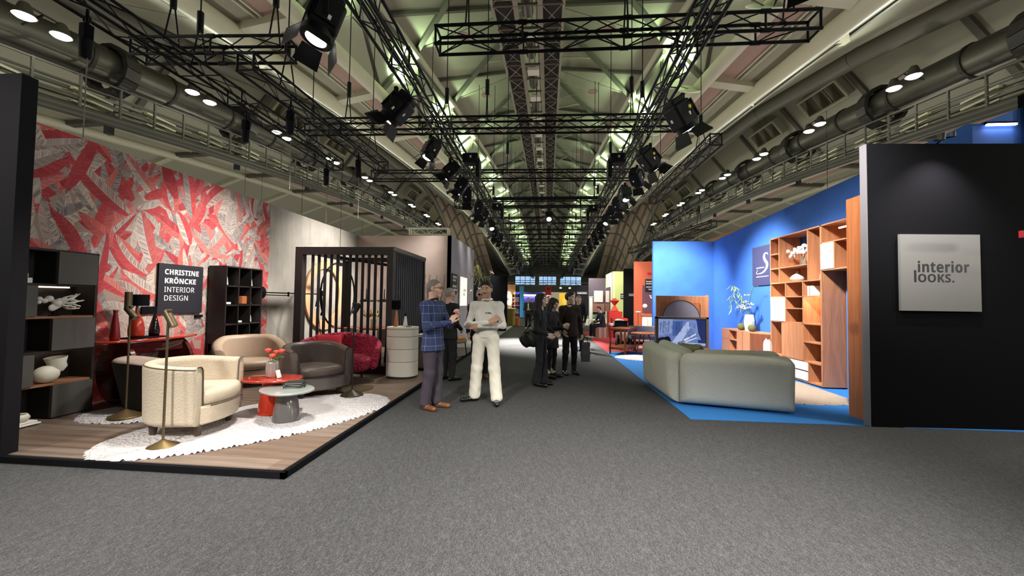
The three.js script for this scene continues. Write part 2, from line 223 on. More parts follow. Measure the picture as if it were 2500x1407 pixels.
// duct, service gangway and paired high-bay lamps on each side
for (const s of [-1, 1]) {
  const X = C + s * 14.6, where = s < 0 ? 'red wallpaper wall' : 'blue booth wall';
  const y = SY;
  const dg = thing('air_duct', 'long round grey ventilation duct high above the ' + where, 'duct');
  for (let d = -9; d < 90; d += 3) {
    if (d < 54) { mesh('duct_section', bar(W(X + s * .9, y(d) + .35, d + .05), W(X + s * .9, y(d + 3) + .35, d + 2.95), .62, 18), M.galv, dg); mesh('duct_collar', bar(W(X + s * .9, y(d) + .35, d - .06), W(X + s * .9, y(d) + .35, d + .06), .67, 18), M.steelDark, dg); }
  }
  for (let d = -6; d < 70; d += 6) { const g = []; const N = 14; for (let i = 0; i < N; i++) { const a = i / N * 2 * PI, b = (i + 1) / N * 2 * PI; g.push(beam(W(X + s * .9 + .86 * cos(a), y(d) + .35 + .86 * sin(a), d + 1), W(X + s * .9 + .86 * cos(b), y(d) + .35 + .86 * sin(b), d + 1), .5, .16)); } g.push(beam(W(X + s * .9, y(d) - .5, d + 1), W(X + s * .9, y(d) - 2, d + 1), .2, .2)); mesh('hanger_ring', g, M.steelDark, dg); }
  const gw = thing('service_gangway', 'steel service gangway with railings high above the ' + where, 'gangway');
  const st = std(0x55534a, .6);
  for (let d = -9; d < 95; d += 3) {
    const a = Math.max(d, -9), e = d + 3, R = (dx, dy, w, h, m, n) => mesh(n, beam(W(X - s * dx, y(a) + dy, a), W(X - s * dx, y(e) + dy, e), w, h), m, gw);
    R(-.3, -1.75, .9, .12, M.steelDark, 'deck'); R(.2, -1.95, .14, .34, M.steelDark, 'deck_beam'); R(.25, -.75, .05, .05, st, 'handrail'); R(.25, -1.1, .04, .04, st, 'handrail'); R(.25, -1.45, .04, .04, st, 'handrail'); R(-.9, -.75, .05, .05, st, 'handrail'); R(-.9, -1.2, .05, .05, M.pipe, 'handrail'); R(.65, -2.15, .05, .05, st, 'cable'); R(1.0, -2.1, .05, .05, st, 'cable'); R(-.5, -1.3, .16, .1, M.galv, 'pipe_run'); R(-.6, -1.0, .12, .1, M.galv, 'pipe_run');
  }
  for (let d = -8; d < 66; d += 1.2) mesh('railing_post', [beam(W(X - s * .25, y(d) - .72, d), W(X - s * .25, y(d) - 1.8, d), .06, .06)], st, gw);
  for (let d = -8; d < 60; d += 2.4) mesh('louvre', [0, 1, 2].map(i => bd(X + s * .4, X + s * .85, y(d) - 1.0 - i * .22, y(d) - .93 - i * .22, d + .3, d + 1.5)), M.pipe, gw);
  // lamps
  const lampMat = new THREE.MeshStandardMaterial({ color: 0xffffff, emissive: COL.bay, emissiveIntensity: 26 });
  const ds = (s < 0 ? [-6.4, -.4, 5.6, 11.6, 17.7, 23.6, 29.6, 35.6, 41.7, 47.9, 54, 59.8, 66, 72, 78, 84, 90, 96, 102, 108] : [-5.4, .6, 6.6, 12.7, 18.7, 24.6, 30.6, 36.5, 42.3, 48.3, 54.5, 60.5, 66.5, 72.5, 78.5, 84.5, 90, 96, 102, 108]).map(d => d * .85);
  for (const d of ds) {
    const g = thing('high_bay_lamp', 'bright twin floodlight on the service gangway above the ' + where, 'lamp', W(X - s * .75, SY(d) + .02, d), 0, 'twin floodlights along the gangway above the ' + where);
    for (const e of [-.42, .42]) { mesh('housing', lathe([[.08, .34], [.12, .3], [.2, .05], [.26, -.03], [.24, -.04]], 18).translate(0, .05, e), M.galv, g); mesh('lens_glow', lathe([[.001, -.06], [.18, -.05], [.225, .0]], 18).translate(0, .02, e), lampMat, g); }
    mesh('bracket', [bar(V(0, .35, -.5), V(0, .35, .5), .03), bar(V(0, .35, 0), V(s * .7, .1, 0), .03)], M.steelDark, g);
    const L = new THREE.SpotLight(COL.bay, LV.bay, 0, 1.42, .5, 2); L.position.set(-s * .25, -.16, 0); L.target.position.set(-s * 10, -3.5, 0); L.castShadow = true; L.shadow.radius = 10; g.add(L, L.target); L.name = 'high_bay_light';
  }
  // round reflectors and their up-lights under the green-lit panels
  const discM = std(0xc9cdbb, .35, { metalness: .2 }), discR = std(0xf0efe6, .5);
  for (let d = 3; d < 96; d += 6) {
    const g = thing('ceiling_reflector', 'pair of round tilted mirror reflectors under the roof slope above the ' + where, 'reflector', W(C + s * lerp(o1(d + 3), 7.45, .36), HH(d + 3) - .05, d + 3), 0, 'round reflectors on the side of the ' + where);
    for (const [dx, dz, ry, rx] of [[-.55 * s, .3, .5, .95], [.55 * s, -.35, -.9, .75]]) {
      const o = new THREE.Object3D(); o.position.set(dx, 0, dz); o.rotation.set(rx, ry * s, 0); o.updateMatrix();
      mesh('mirror_disc', cyl(.52, .52, .03, 0, 0, 0, 26).applyMatrix4(o.matrix), discM, g);
      mesh('disc_rim', new THREE.TorusGeometry(.53, .025, 6, 26).rotateX(PI / 2).applyMatrix4(o.matrix), discR, g);
      mesh('disc_cross', [box(1.0, .02, .035, 0, -.02, 0), box(.035, .02, 1.0, 0, -.02, 0)].map(q => q.applyMatrix4(o.matrix)), discR, g);
    }
    mesh('lamp_tube', bar(V(-.18, .62, 0), V(.18, .62, 0), .05), new THREE.MeshStandardMaterial({ color: 0xffffff, emissive: COL.up, emissiveIntensity: 8 }), g);
    mesh('stem', [bar(V(0, .55, 0), V(0, -.1, 0), .02), bar(V(-.55 * s, 0, .3), V(.55 * s, 0, -.35), .02)], M.steel, g);
    const L = new THREE.SpotLight(COL.up, LV.uplight, 0, 1.45, .8, 2); L.position.set(0, .74, 0); L.target.position.set(s * .15, 4, 0); L.castShadow = true; L.shadow.radius = 6; g.add(L, L.target); L.name = 'uplight';
  }
  // lamps hanging over the neighbouring aisle, behind the booth walls
  for (let d = 3; d < 66; d += 7) { const g = thing('pendant_lamp', 'plain pendant lamp over the neighbouring aisle behind the ' + where, 'lamp', W(s * (Math.round(d) % 2 ? 11.2 : 18.6), 3.05, d), 0, 'pendant lamps over the aisle behind the ' + where); mesh('globe_glow', sph(.16, 0, 0, 0), new THREE.MeshStandardMaterial({ color: 0xffffff, emissive: COL.stage, emissiveIntensity: 6 }), g); mesh('cord', bar(V(0, .15, 0), V(0, 6.4, 0), .01, 4), M.truss, g); const L = new THREE.PointLight(COL.warm2, LV.side, 0, 2); L.name = 'pendant_light'; L.castShadow = true; L.shadow.radius = 8; g.add(L); }
  // acoustic discs held on wires beside the ridge
  for (let d = 10; d < 46; d += 6) { const g = thing('sensor_disc', 'small round cream disc held by three wires beside the ridge catwalk', 'disc', W(C + s * 3.0, HH(d) + 1.5, d), 0, 'wire-held discs beside the ridge catwalk'); mesh('plate', cyl(.26, .26, .03), M.rose, g); mesh('wire', [bar(V(0, 0, 0), V(-s * 1.9, .2, .9), .012, 4), bar(V(0, 0, 0), V(-s * 1.9, .2, -.9), .012, 4), bar(V(0, 0, 0), V(s * .7, .9, 0), .012, 4)], M.pipe, g); }
}
// ---------- trusses and stage lights ----------
const TS = .29;
// box truss from a to b (centre of the bottom face); chords, braces as parts, the many far braces joined
function truss(label, a, b, o = {}) {
  const s = o.s || TS, step = o.step || .5, near = o.near === undefined ? 40 : o.near, m = o.mat || M.truss;
  const t = thing(o.name || 'lighting_truss', label, 'truss', null, 0, o.group), dir = b.clone().sub(a), L = dir.length(); dir.normalize(); const side = V(-dir.z, 0, dir.x).multiplyScalar(s / 2);
  const K = (u, i, j) => a.clone().addScaledVector(dir, u).addScaledVector(side, i).add(V(0, j ? s : 0, 0));
  for (const i of [-1, 1]) for (const j of [0, 1]) mesh('chord', bar(K(0, i, j), K(L, i, j), o.r || .026), m, t);
  const far = []; let n = 0;
  for (let u = 0; u + step <= L + .001; u += step) {
    const f = n % 2, A = f ? u + step : u, B = f ? u : u + step;
    const g = [bar(K(A, -1, 0), K(B, -1, 1), .011, 4), bar(K(A, 1, 0), K(B, 1, 1), .011, 4), bar(K(A, -1, 0), K(B, 1, 0), .011, 4), bar(K(A, 1, 1), K(B, -1, 1), .011, 4)];
    if (n < near) g.forEach(q => mesh('brace', q, m, t)); else far.push(...g);
    n++;
  }
  if (far.length) stuff(mesh('brace_run', far, m, t));
  for (const u of [.02, L - .02]) mesh('end_frame', [bar(K(u, -1, 0), K(u, 1, 0), .02), bar(K(u, -1, 1), K(u, 1, 1), .02), bar(K(u, -1, 0), K(u, -1, 1), .02), bar(K(u, 1, 0), K(u, 1, 1), .02)], m, t);
  for (const u of o.joints || []) { for (const [i, j] of [[-1, 0], [-1, 1], [1, 0], [1, 1]]) mesh('connector', bar(K(u - .07, i, j), K(u + .07, i, j), .036), m, t); for (const i of [-1, 1]) mesh('strut', bar(K(u, i, 0), K(u, i, 1), .016), m, t); }
  for (const u of o.hang || []) { const p = K(u, 0, 1), top = V(p.x, HH(-p.z) - .2, p.z); mesh('suspension', [bar(p.clone().add(V(0, .75, 0)), top, .012, 5), bar(K(u, -1, 1), p.clone().add(V(0, .8, 0)), .014, 5), bar(K(u, 1, 1), p.clone().add(V(0, .8, 0)), .014, 5), cyl(.05, .05, .35, p.x, p.y + .6, p.z, 8)], m, t); }
  return t;
}
truss('black lighting truss running down the aisle above the edge of the wooden platform', W(-2.42, 5.25, -3), W(-2.42, 5.25, 64), { near: 60, joints: [3.1, 6.1, 9.1, 12.1, 15.1, 18.1, 21], hang: [4, 12, 20, 28] });
truss('black lighting truss running down the aisle above the edge of the blue carpet', W(2.06, 5.25, -3), W(2.06, 5.25, 64), { near: 60, joints: [3.1, 6.1, 9.1, 12.1, 15.1, 18.1, 21], hang: [4, 12, 20, 28] });
truss('black cross truss over the aisle, first one with a free end between the long trusses', W(-1.84, 5.56, 6.15), W(3.95, 5.56, 6.2), { joints: [1.4, 3, 5], hang: [.5, 3, 5.4] });
truss('short black cross truss above the red wallpaper wall', W(-7.05, 5.56, 6.05), W(-4.35, 5.56, 6.2), { joints: [1.4], hang: [.6, 2.4] });
truss('second black cross truss spanning from the red wallpaper wall across the aisle', W(-6.1, 5.56, 9.1), W(3.35, 5.56, 9.4), { joints: [3, 6], hang: [1.2, 4.6, 8] });
truss('third black cross truss over the aisle beyond the slatted pavilion', W(-6.0, 5.56, 12.9), W(2.9, 5.56, 13.2), { near: 30, joints: [3, 6], hang: [2, 4.6, 8] });
{ const t = truss('black cross truss with a dark fascia strip over the aisle', W(-4.1, 5.56, 16.9), W(2.4, 5.56, 16.9), { near: 0, hang: [1, 3.5, 6] }); mesh('fascia', [bd(-2.4, 2.1, 5.86, 5.96, 16.7, 16.74), bd(-2.4, 2.1, 5.52, 5.6, 16.7, 16.74)], M.truss, t); }
for (const d of [20.4, 23.8, 27.4, 31, 35, 39.5, 44.5, 50, 56]) truss('thin black cross truss between the long trusses far down the aisle', W(-3.4, 5.56, d), W(3.0, 5.56, d), { near: 0, step: .8, hang: [1, 5], group: 'far cross trusses' });
truss('black truss along the red wallpaper wall, the one nearer to it', W(-6.05, 5.2, -1), W(-6.05, 5.2, 10.8), { near: 40, joints: [5, 8], hang: [7.2, 10.5] });
truss('black truss above the tub armchairs, parallel to the red wallpaper wall', W(-4.95, 5.2, 5.9), W(-4.8, 5.2, 11), { near: 40, joints: [2.6], hang: [1, 4.4] });
truss('black truss above the blue booth holding its lamps', W(4.22, 5.56, 10.4), W(4.2, 5.56, 16.5), { near: 14, hang: [1, 5] });
truss('short black truss end high above the blue booth partition', W(7.6, 5.1, 19), W(5.2, 4.7, 26), { near: 0, hang: [1, 5] });
truss('slim white aluminium truss resting on the mauve partition wall', W(-4.5, 3.62, 12.5), W(-3.2, 3.62, 12.5), { name: 'white_truss', mat: std(0xd9d6c8, .4, { metalness: .4 }), near: 3, s: .2, r: .02, step: .3 });
// cables strung along the two long trusses
for (const [x, l] of [[-2.42, 'platform'], [2.06, 'blue carpet']]) { const g = thing('cable_run', 'bundle of black cables lying in the long truss above the ' + l, 'cables'); for (let k = 0; k < 3; k++) { const pts = []; for (let d = -3; d < 40; d += .8) pts.push(W(x + (k - 1) * .07 + rr(-.03, .03), 5.31 + rr(0, .1) + k * .02, d)); mesh('cable', tube(pts, .013, 160, 5), M.truss, g); } }
// black chain hoists hanging from the rig over the left booth
{
  const h = (x, y, d, len, lab) => { const g = thing('chain_hoist', lab, 'hoist', W(x, y, d), 0, 'chain hoists over the left booth'); mesh('motor', rbox(.11, .2, .11, 0, -.1, 0, .02), M.black, g); mesh('hook', [bar(V(0, 0, 0), V(0, len, 0), .02, 5), new THREE.TorusGeometry(.05, .012, 5, 12).translate(0, .06, 0)], M.truss, g); mesh('chain_bag', lathe([[.001, -.46], [.06, -.45], [.075, -.22], [.06, -.2]], 12), M.charcoal, g); mesh('chain', bar(V(.03, -.45, 0), V(.03, -1.5, 0), .008, 4), M.steel, g); };
  for (const [x, y, d, l] of [[-6.05, 5.05, 4.55, .2], [-6.05, 5.05, 7.3, .2], [-4.9, 5.05, 7.0, .2], [-4.85, 5.05, 9.6, .2], [-6.05, 5.05, 10.2, .2]]) h(x, y, d, l, 'black chain hoist with fabric chain bag under a truss of the left booth');
}
const lensMat = new THREE.MeshStandardMaterial({ color: 0xffffff, emissive: COL.stage, emissiveIntensity: 14 });
const doorIn = std(0x2a2a2e, .5), spotBody = phys(0x0e0f14, .6, { specularIntensity: .4 }), stick = std(0xe8e8e8, .6), yel = std(0xe6c629, .6);
// theatre spotlight hung below a truss; origin at the clamp, beam along the aim
function stageLight(pos, aim, label, group, lit, o = {}) {
  const g = thing('stage_spotlight', label, 'spotlight', pos, 0, group), k = o.k || 1;
  mesh('clamp', [rbox(.07, .12, .07, 0, -.02, 0, .015), cyl(.015, .015, .14, 0, -.16, 0, 8)], M.truss, g);
  const h = new THREE.Object3D(); h.position.set(0, -.36 * k, 0); h.up.set(0, 1, 0); const tgt = aim.clone().sub(pos); h.lookAt(tgt); h.scale.setScalar(k); h.updateMatrix(); // +z of h = beam
  const P = (n, gs, m) => mesh(n, join(gs).applyMatrix4(h.matrix), m, g);
  const right = V(1, 0, 0).applyQuaternion(h.quaternion).multiplyScalar(.2 * k), c = V(0, -.36 * k, 0);
  mesh('yoke', [tube([c.clone().add(right), c.clone().add(right).add(V(0, .18 * k, 0)), V(right.x * .8, -.15 * k, right.z * .8), V(0, -.14 * k, 0), V(-right.x * .8, -.15 * k, -right.z * .8), c.clone().sub(right).add(V(0, .18 * k, 0)), c.clone().sub(right)], .012, 24, 5)], M.truss, g);
  P('body', [rbox(.3, .3, .36, 0, 0, -.06, .04), rbox(.22, .26, .1, 0, .01, -.27, .03), box(.32, .02, .28, 0, .155, -.06), box(.02, .2, .22, .16, 0, -.06), new THREE.CylinderGeometry(.155, .155, .08, 20).rotateX(PI / 2).translate(0, 0, .14)], spotBody);
  P('sticker', [box(.002, .035, .05, -.152, .03, -.02), box(.002, .03, .05, .172, -.03, 0), box(.04, .002, .05, .04, -.152, -.05)], stick);
  if (o.dot) P('colour_dot', [new THREE.CylinderGeometry(.028, .028, .004, 12).rotateZ(PI / 2).translate(-.153, .08, -.1), new THREE.CylinderGeometry(.028, .028, .004, 12).rotateZ(PI / 2).translate(.173, .06, -.1)], yel);
  P('lens', [new THREE.SphereGeometry(.14, 20, 8, 0, 2 * PI, 0, .8).rotateX(PI / 2).scale(1, 1, .35).translate(0, 0, .15)], lit ? lensMat : doorIn);
  for (const [rz, a, w] of [[0, .45, .27], [PI, .35, .27], [PI / 2, .7, .2], [-PI / 2, .7, .2]]) {
    const q = new THREE.Object3D(); q.rotation.set(-a, 0, 0); q.position.set(0, .155, .18); q.updateMatrix(); const r = new THREE.Matrix4().makeRotationZ(rz);
    const sh = new THREE.Shape([[-w / 2, 0], [w / 2, 0], [w * .62, .2], [-w * .62, .2]].map(p => new THREE.Vector2(...p)));
    const pl = new THREE.ExtrudeGeometry(sh, { depth: .004, bevelEnabled: false }).rotateX(PI / 2); // lies along +z
    P('barn_door', [pl.applyMatrix4(q.matrix).applyMatrix4(r)], M.truss);
  }
  if (lit && lit.I) {
    const d = tgt.clone().sub(c).normalize(), L = new THREE.SpotLight(lit.c || COL.stage, lit.I, 0, lit.a || .5, lit.p === undefined ? .5 : lit.p, 2);
    L.position.copy(c).addScaledVector(d, .42 * k); L.target.position.copy(tgt); L.castShadow = true; L.shadow.radius = 9; L.name = 'stage_light'; g.add(L, L.target);
  }
  return g;
}
{
  const LL = 'black theatre spotlight with barn doors on the truss above the wooden platform', RL = 'black theatre spotlight with barn doors on the truss above the blue carpet';
  const GL = 'spotlights on the platform-side truss', GR = 'spotlights on the blue-side truss', I = LV.stage;
  const ORD = ['', 'first', 'second', 'third', 'fourth', 'fifth', 'sixth', 'seventh', 'eighth', 'ninth', 'tenth', 'eleventh', 'twelfth'], cnt = [0, 0];
  const S = (x, d, aim, lit, o = {}, right = false, y = 5.24) => { let lab = right ? RL : LL; if (d > 4) { const n = ++cnt[right ? 1 : 0]; if (n < 13) lab = 'black barn-door spotlight, ' + ORD[n] + ' down the ' + (right ? 'blue carpet' : 'wooden platform') + ' truss from the first cross truss'; } return stageLight(W(x, y, d), aim, lab, right ? GR : GL, lit, o); };
  // platform side, near to far
  S(-2.75, -1.2, W(-1.5, 0, 2.2), { I: LV.carpet, a: .62, p: .9 });
  stageLight(W(-5.75, 5.18, .4), W(-4.3, .4, 4.8), 'black theatre spotlight on the truss along the red wallpaper wall', undefined, { I: I * .35, a: .55, p: .7 });
  S(-2.75, 4.45, W(-3.75, .2, 3.5), { I: I * .5, a: .6, p: .6, c: COL.stage }, { k: 1.2 });
  S(-2.72, 6.7, W(-5.8, 1.6, 6.6), { I: I * .9, a: .55, p: .8 }, { k: 1.15 });
  S(-2.7, 8.7, W(-4.4, .3, 7.2), { I: I * .6, a: .5, p: .6 });
  S(-2.62, 10.2, W(-6.1, 1.7, 10.2), { I: I * 1.0, a: .62, p: .7, c: COL.stage });
  S(-2.66, 11.6, W(-5.0, 1.2, 11.2), { I: I * .6, a: .6, p: .7 });
  S(-2.66, 12.6, W(-3.04, 2.4, 14.2), { I: I * .18, a: .3, p: .6 });
  S(-2.6, 14.3, W(-3.04, 2.2, 15.4), { I: I * .18, a: .3, p: .6 });
  S(-2.66, 15.6, W(-6, 0, 18), lensMat ? { } : 0);
  S(-2.6, 17.6, W(-.5, 0, 14.4), { I: I * 9, a: .42, p: .8 });
  S(-2.7, 19.4, W(-4, 1, 22), { I: I * .3, a: .6 });
  for (const d of [21.3, 24.5, 28.2, 32, 37, 43]) S(-2.7, d, W(-5.2, .6, d + 3), d > 24 ? { I: I * .8, a: .7 } : { I: I * .5, a: .6 });
  // blue side
  S(2.42, -1, W(.3, 0, 1.6), { I: LV.carpet * .8, a: .6, p: .95 }, {}, true);
  S(2.42, 2.6, W(4.4, 1.5, 6.8), { I: I * .35, a: .3, p: .8 }, {}, true);
  S(2.4, 3.9, W(5.1, 1.4, 7.6), { I: I * .8, a: .5, p: .8 }, {}, true);
  S(2.4, .9, W(1.2, 0, 3.1), { I: LV.carpet * .8, a: .6, p: .95 }, {}, true);
  S(2.36, 7.25, W(4.9, 1.0, 8.2), { I: I * .95, a: .6, p: .6 }, { k: 1.2, dot: true }, true);
  S(2.36, 9.5, W(5.2, 1.6, 10.4), { I: I * 1.9, a: .55, p: .7 }, { k: 1.15, dot: true }, true);
  S(2.38, 11.0, W(4.4, 1.9, 13.7), { I: I * 2.2, a: .5, p: .8 }, {}, true);
  S(2.36, 12.6, W(3.0, 0, 10.5), { I: I * .8, a: .5 }, {}, true);
  S(2.4, 14.0, W(4.6, .4, 17.0), { I: I * .7, a: .6 }, {}, true);
  S(2.4, 15.2, W(4.8, 1.5, 20.2), { I: I * .6, a: .45 }, {}, true);
  S(2.36, 16.4, W(0.3, 0, 14.8), { I: I * 4, a: .42, p: .8 }, {}, true);
  S(2.4, 18.6, W(4.4, 1.5, 22), { I: I * .4, a: .5 }, {}, true);
  for (const d of [20.6, 23.4, 26.6, 30.5, 35, 41]) S(2.4, d, d > 34 ? W(1.6, 1.4, d + 6) : W(4.8, .8, d + 4), d > 22 ? { I: I * .8, a: .65 } : {}, {}, true);
  S(0, 17.0, W(0, 0, 11), {}, {}, true, 5.5).userData.label = 'black spotlight facing down the middle of the cross truss with the dark fascia';
  scene.children[scene.children.length - 1].userData.group = undefined; delete scene.children[scene.children.length - 1].userData.group;
  // moving-head boxes clamped on the inner sides of the trusses
  for (const [x, d, l] of [[-2.1, 10.4, 'black square control box clamped inside the truss above the platform'], [1.78, 10.6, 'black square control box clamped inside the truss above the blue carpet'], [-2.08, 15.8, 'black square control box far along the truss above the platform'], [1.76, 16.2, 'black square control box far along the truss above the blue carpet']]) {
    const g = thing('control_box', l, 'control box', W(x, 5.3, d)); mesh('case', [rbox(.42, .26, .36, 0, 0, 0, .04), rbox(.12, .5, .3, x < 0 ? .2 : -.2, -.26, 0, .03)], spotBody, g); mesh('sticker', box(.05, .06, .005, .02, .02, .182), stick, g);
  }
}
// ---------- left booth: platform, walls, furniture ----------
const PY = .06;   // platform height
T.plank = dataTex(1024, 512, (u, v) => { const f = fbm(u * 6, v * 200, 3, 6), g = fbm(u * 3, v * 30, 3, 3); const k = .78 + .3 * (f - .5) + .4 * (g - .5); return [.60 * k, .52 * k, .465 * k]; }, true, [.35, .7]);
{
  const pf = structGroup('platform', 'low booth platform with greyish brown wood planks and black edge');
  mesh('platform_base', [bd(-6.2, -2.2, .0, PY - .012, 3.2, 12.2), bd(-6.2, -2.16, 0, PY - .004, 3.16, 3.2), bd(-2.2, -2.16, 0, PY - .004, 3.16, 12.2)], M.black, pf);
  const pm = [0xffffff, 0xf1e8e2, 0xe6ddd6].map(c => std(c, .5, { map: T.plank }));
  let i = 0; for (let d = 3.21; d < 9.4; d += .2) { let x = -6.15 + (i * 1.37 % 1.6); if (x > -6.1) mesh('plank', uvm(bd(-6.15, x - .002, PY - .012, PY, d, d + .197)), pm[i % 3], pf); while (x < -2.2) { const e = Math.min(x + 1.9, -2.2); mesh('plank', bd(x, e - .002, PY - .012, PY, d, d + .197), pm[(i * 7 + (x * 3 | 0) + 30) % 3], pf); x = e; } i++; }
  mesh('floor_sheet', bd(-6.15, -2.2, PY - .012, PY, 9.42, 12.1), std(0xb9b4ac, .5, { map: T.plank }), pf);
}
// red wallpaper, printed with overlapping brushed leaf bands
T.leaf = canvasTex(2048, 1450, (c, w, h) => {
  c.fillStyle = '#a1897f'; c.fillRect(0, 0, w, h); const pxm = w / 4.95; c.lineCap = 'butt';
  const red = ['#bf4347', '#ad3c43', '#cb625d', '#b75856', '#c9746c', '#a8343c'], gry = ['#b3a49d', '#a0938e', '#bdaea5', '#8f8482', '#a99b95', '#b59c93', '#978985', '#c6b4a8'], pick = a => a[rnd() * a.length | 0];
  for (let i = 0; i < 560; i++) {
    const x = rr(-100, w + 100), y = rr(-100, h + 160), L = rr(.5, 1.0) * pxm, Wd = rr(.13, .27) * pxm, a = -PI / 2 + (rnd() < .5 ? 1 : -1) * rr(.05, 1.15), k = rr(-1.1, 1.1), N = 20, P = []; let px = x, py = y, ang = a - k / 2;
    for (let j = 0; j <= N; j++) { P.push([px, py, ang]); px += cos(ang) * L / N; py += sin(ang) * L / N; ang += k / N; }
    const wd = t => Wd * .5 * Math.pow(Math.max(0, sin(PI * (.06 + .94 * t))), .6), at = (t, o) => { const f = t * N, m = Math.min(N - 1, f | 0), q = f - m, A = P[m], B = P[m + 1], g = lerp(A[2], B[2], q); return [lerp(A[0], B[0], q) - sin(g) * o, lerp(A[1], B[1], q) + cos(g) * o]; };
    for (const sd of [-1, 1]) { // the two halves of a leaf differ in colour
      const isRed = rnd() < .48, col = isRed ? pick(red) : pick(gry); c.beginPath(); for (let j = 0; j <= N; j++) { const p = at(j / N, sd * wd(j / N)); j ? c.lineTo(...p) : c.moveTo(...p); } for (let j = N; j >= 0; j--) c.lineTo(...at(j / N, 0)); c.closePath(); c.fillStyle = col; c.fill();
      const strong = rnd() < .55, n = 26 + L / 9 | 0; for (let j = 0; j < n; j++) { const t = (j + rr(-.3, .3)) / n; if (t < 0 || t > .96) continue; const t2 = Math.min(1, t + Wd * .32 / L), u0 = rr(0, .25), u1 = rr(.7, 1); c.strokeStyle = isRed ? (rnd() < .75 ? `rgba(95,18,28,${rr(.15, .45)})` : `rgba(240,170,160,${rr(.1, .35)})`) : (rnd() < .72 ? `rgba(42,30,34,${rr(.2, strong ? .8 : .45)})` : `rgba(235,225,215,${rr(.15, .45)})`); c.lineWidth = rr(1, 2.6); const tm = lerp(t, t2, u0), te = lerp(t, t2, u1); c.beginPath(); c.moveTo(...at(tm, sd * wd(tm) * u0)); c.lineTo(...at(te, sd * wd(te) * u1)); c.stroke(); }
    }
    c.strokeStyle = 'rgba(70,30,34,.4)'; c.lineWidth = 1.6; c.beginPath(); for (let j = 0; j <= N; j++) { const p = at(j / N, 0); j ? c.lineTo(...p) : c.moveTo(...p); } c.stroke();
  }
});
const WL = -6.1, WH = 3.56;
{
  struct('wall_booth_left', bd(WL - .1, WL, 0, WH, 3.2, 12.2), std(0xffffff, .85, { map: T.concrete, bumpMap: T.grain, bumpScale: .001 }), 'tall raw concrete look booth wall beside the red wallpaper');
  const p = struct('trim_1', sheet(4.95, WH - PY), std(0xffffff, .8, { map: T.leaf }), 'red, coral and grey wallpaper of overlapping brushed leaves'); p.position.copy(W(WL + .006, (WH + PY) / 2, 5.675)); p.rotation.y = PI / 2;
  struct('wall_booth_mauve', bd(-6.1, -3.04, 0, WH - .03, 12.1, 12.2), std(0xb9a69e, .85, { map: T.plaster }), 'mauve plaster partition behind the pavilion');
  struct('wall_booth_side', bd(-3.14, -3.04, 0, WH, 12.1, 16.0), std(0xa29da6, .85, { map: T.plaster }), 'grey violet partition facing the aisle');
  struct('wall_booth_front', bd(-7.6, -4.84, 0, 3.54, 3.16, 3.28), M.charcoal, 'black partition closing the front corner of the left booth');
}
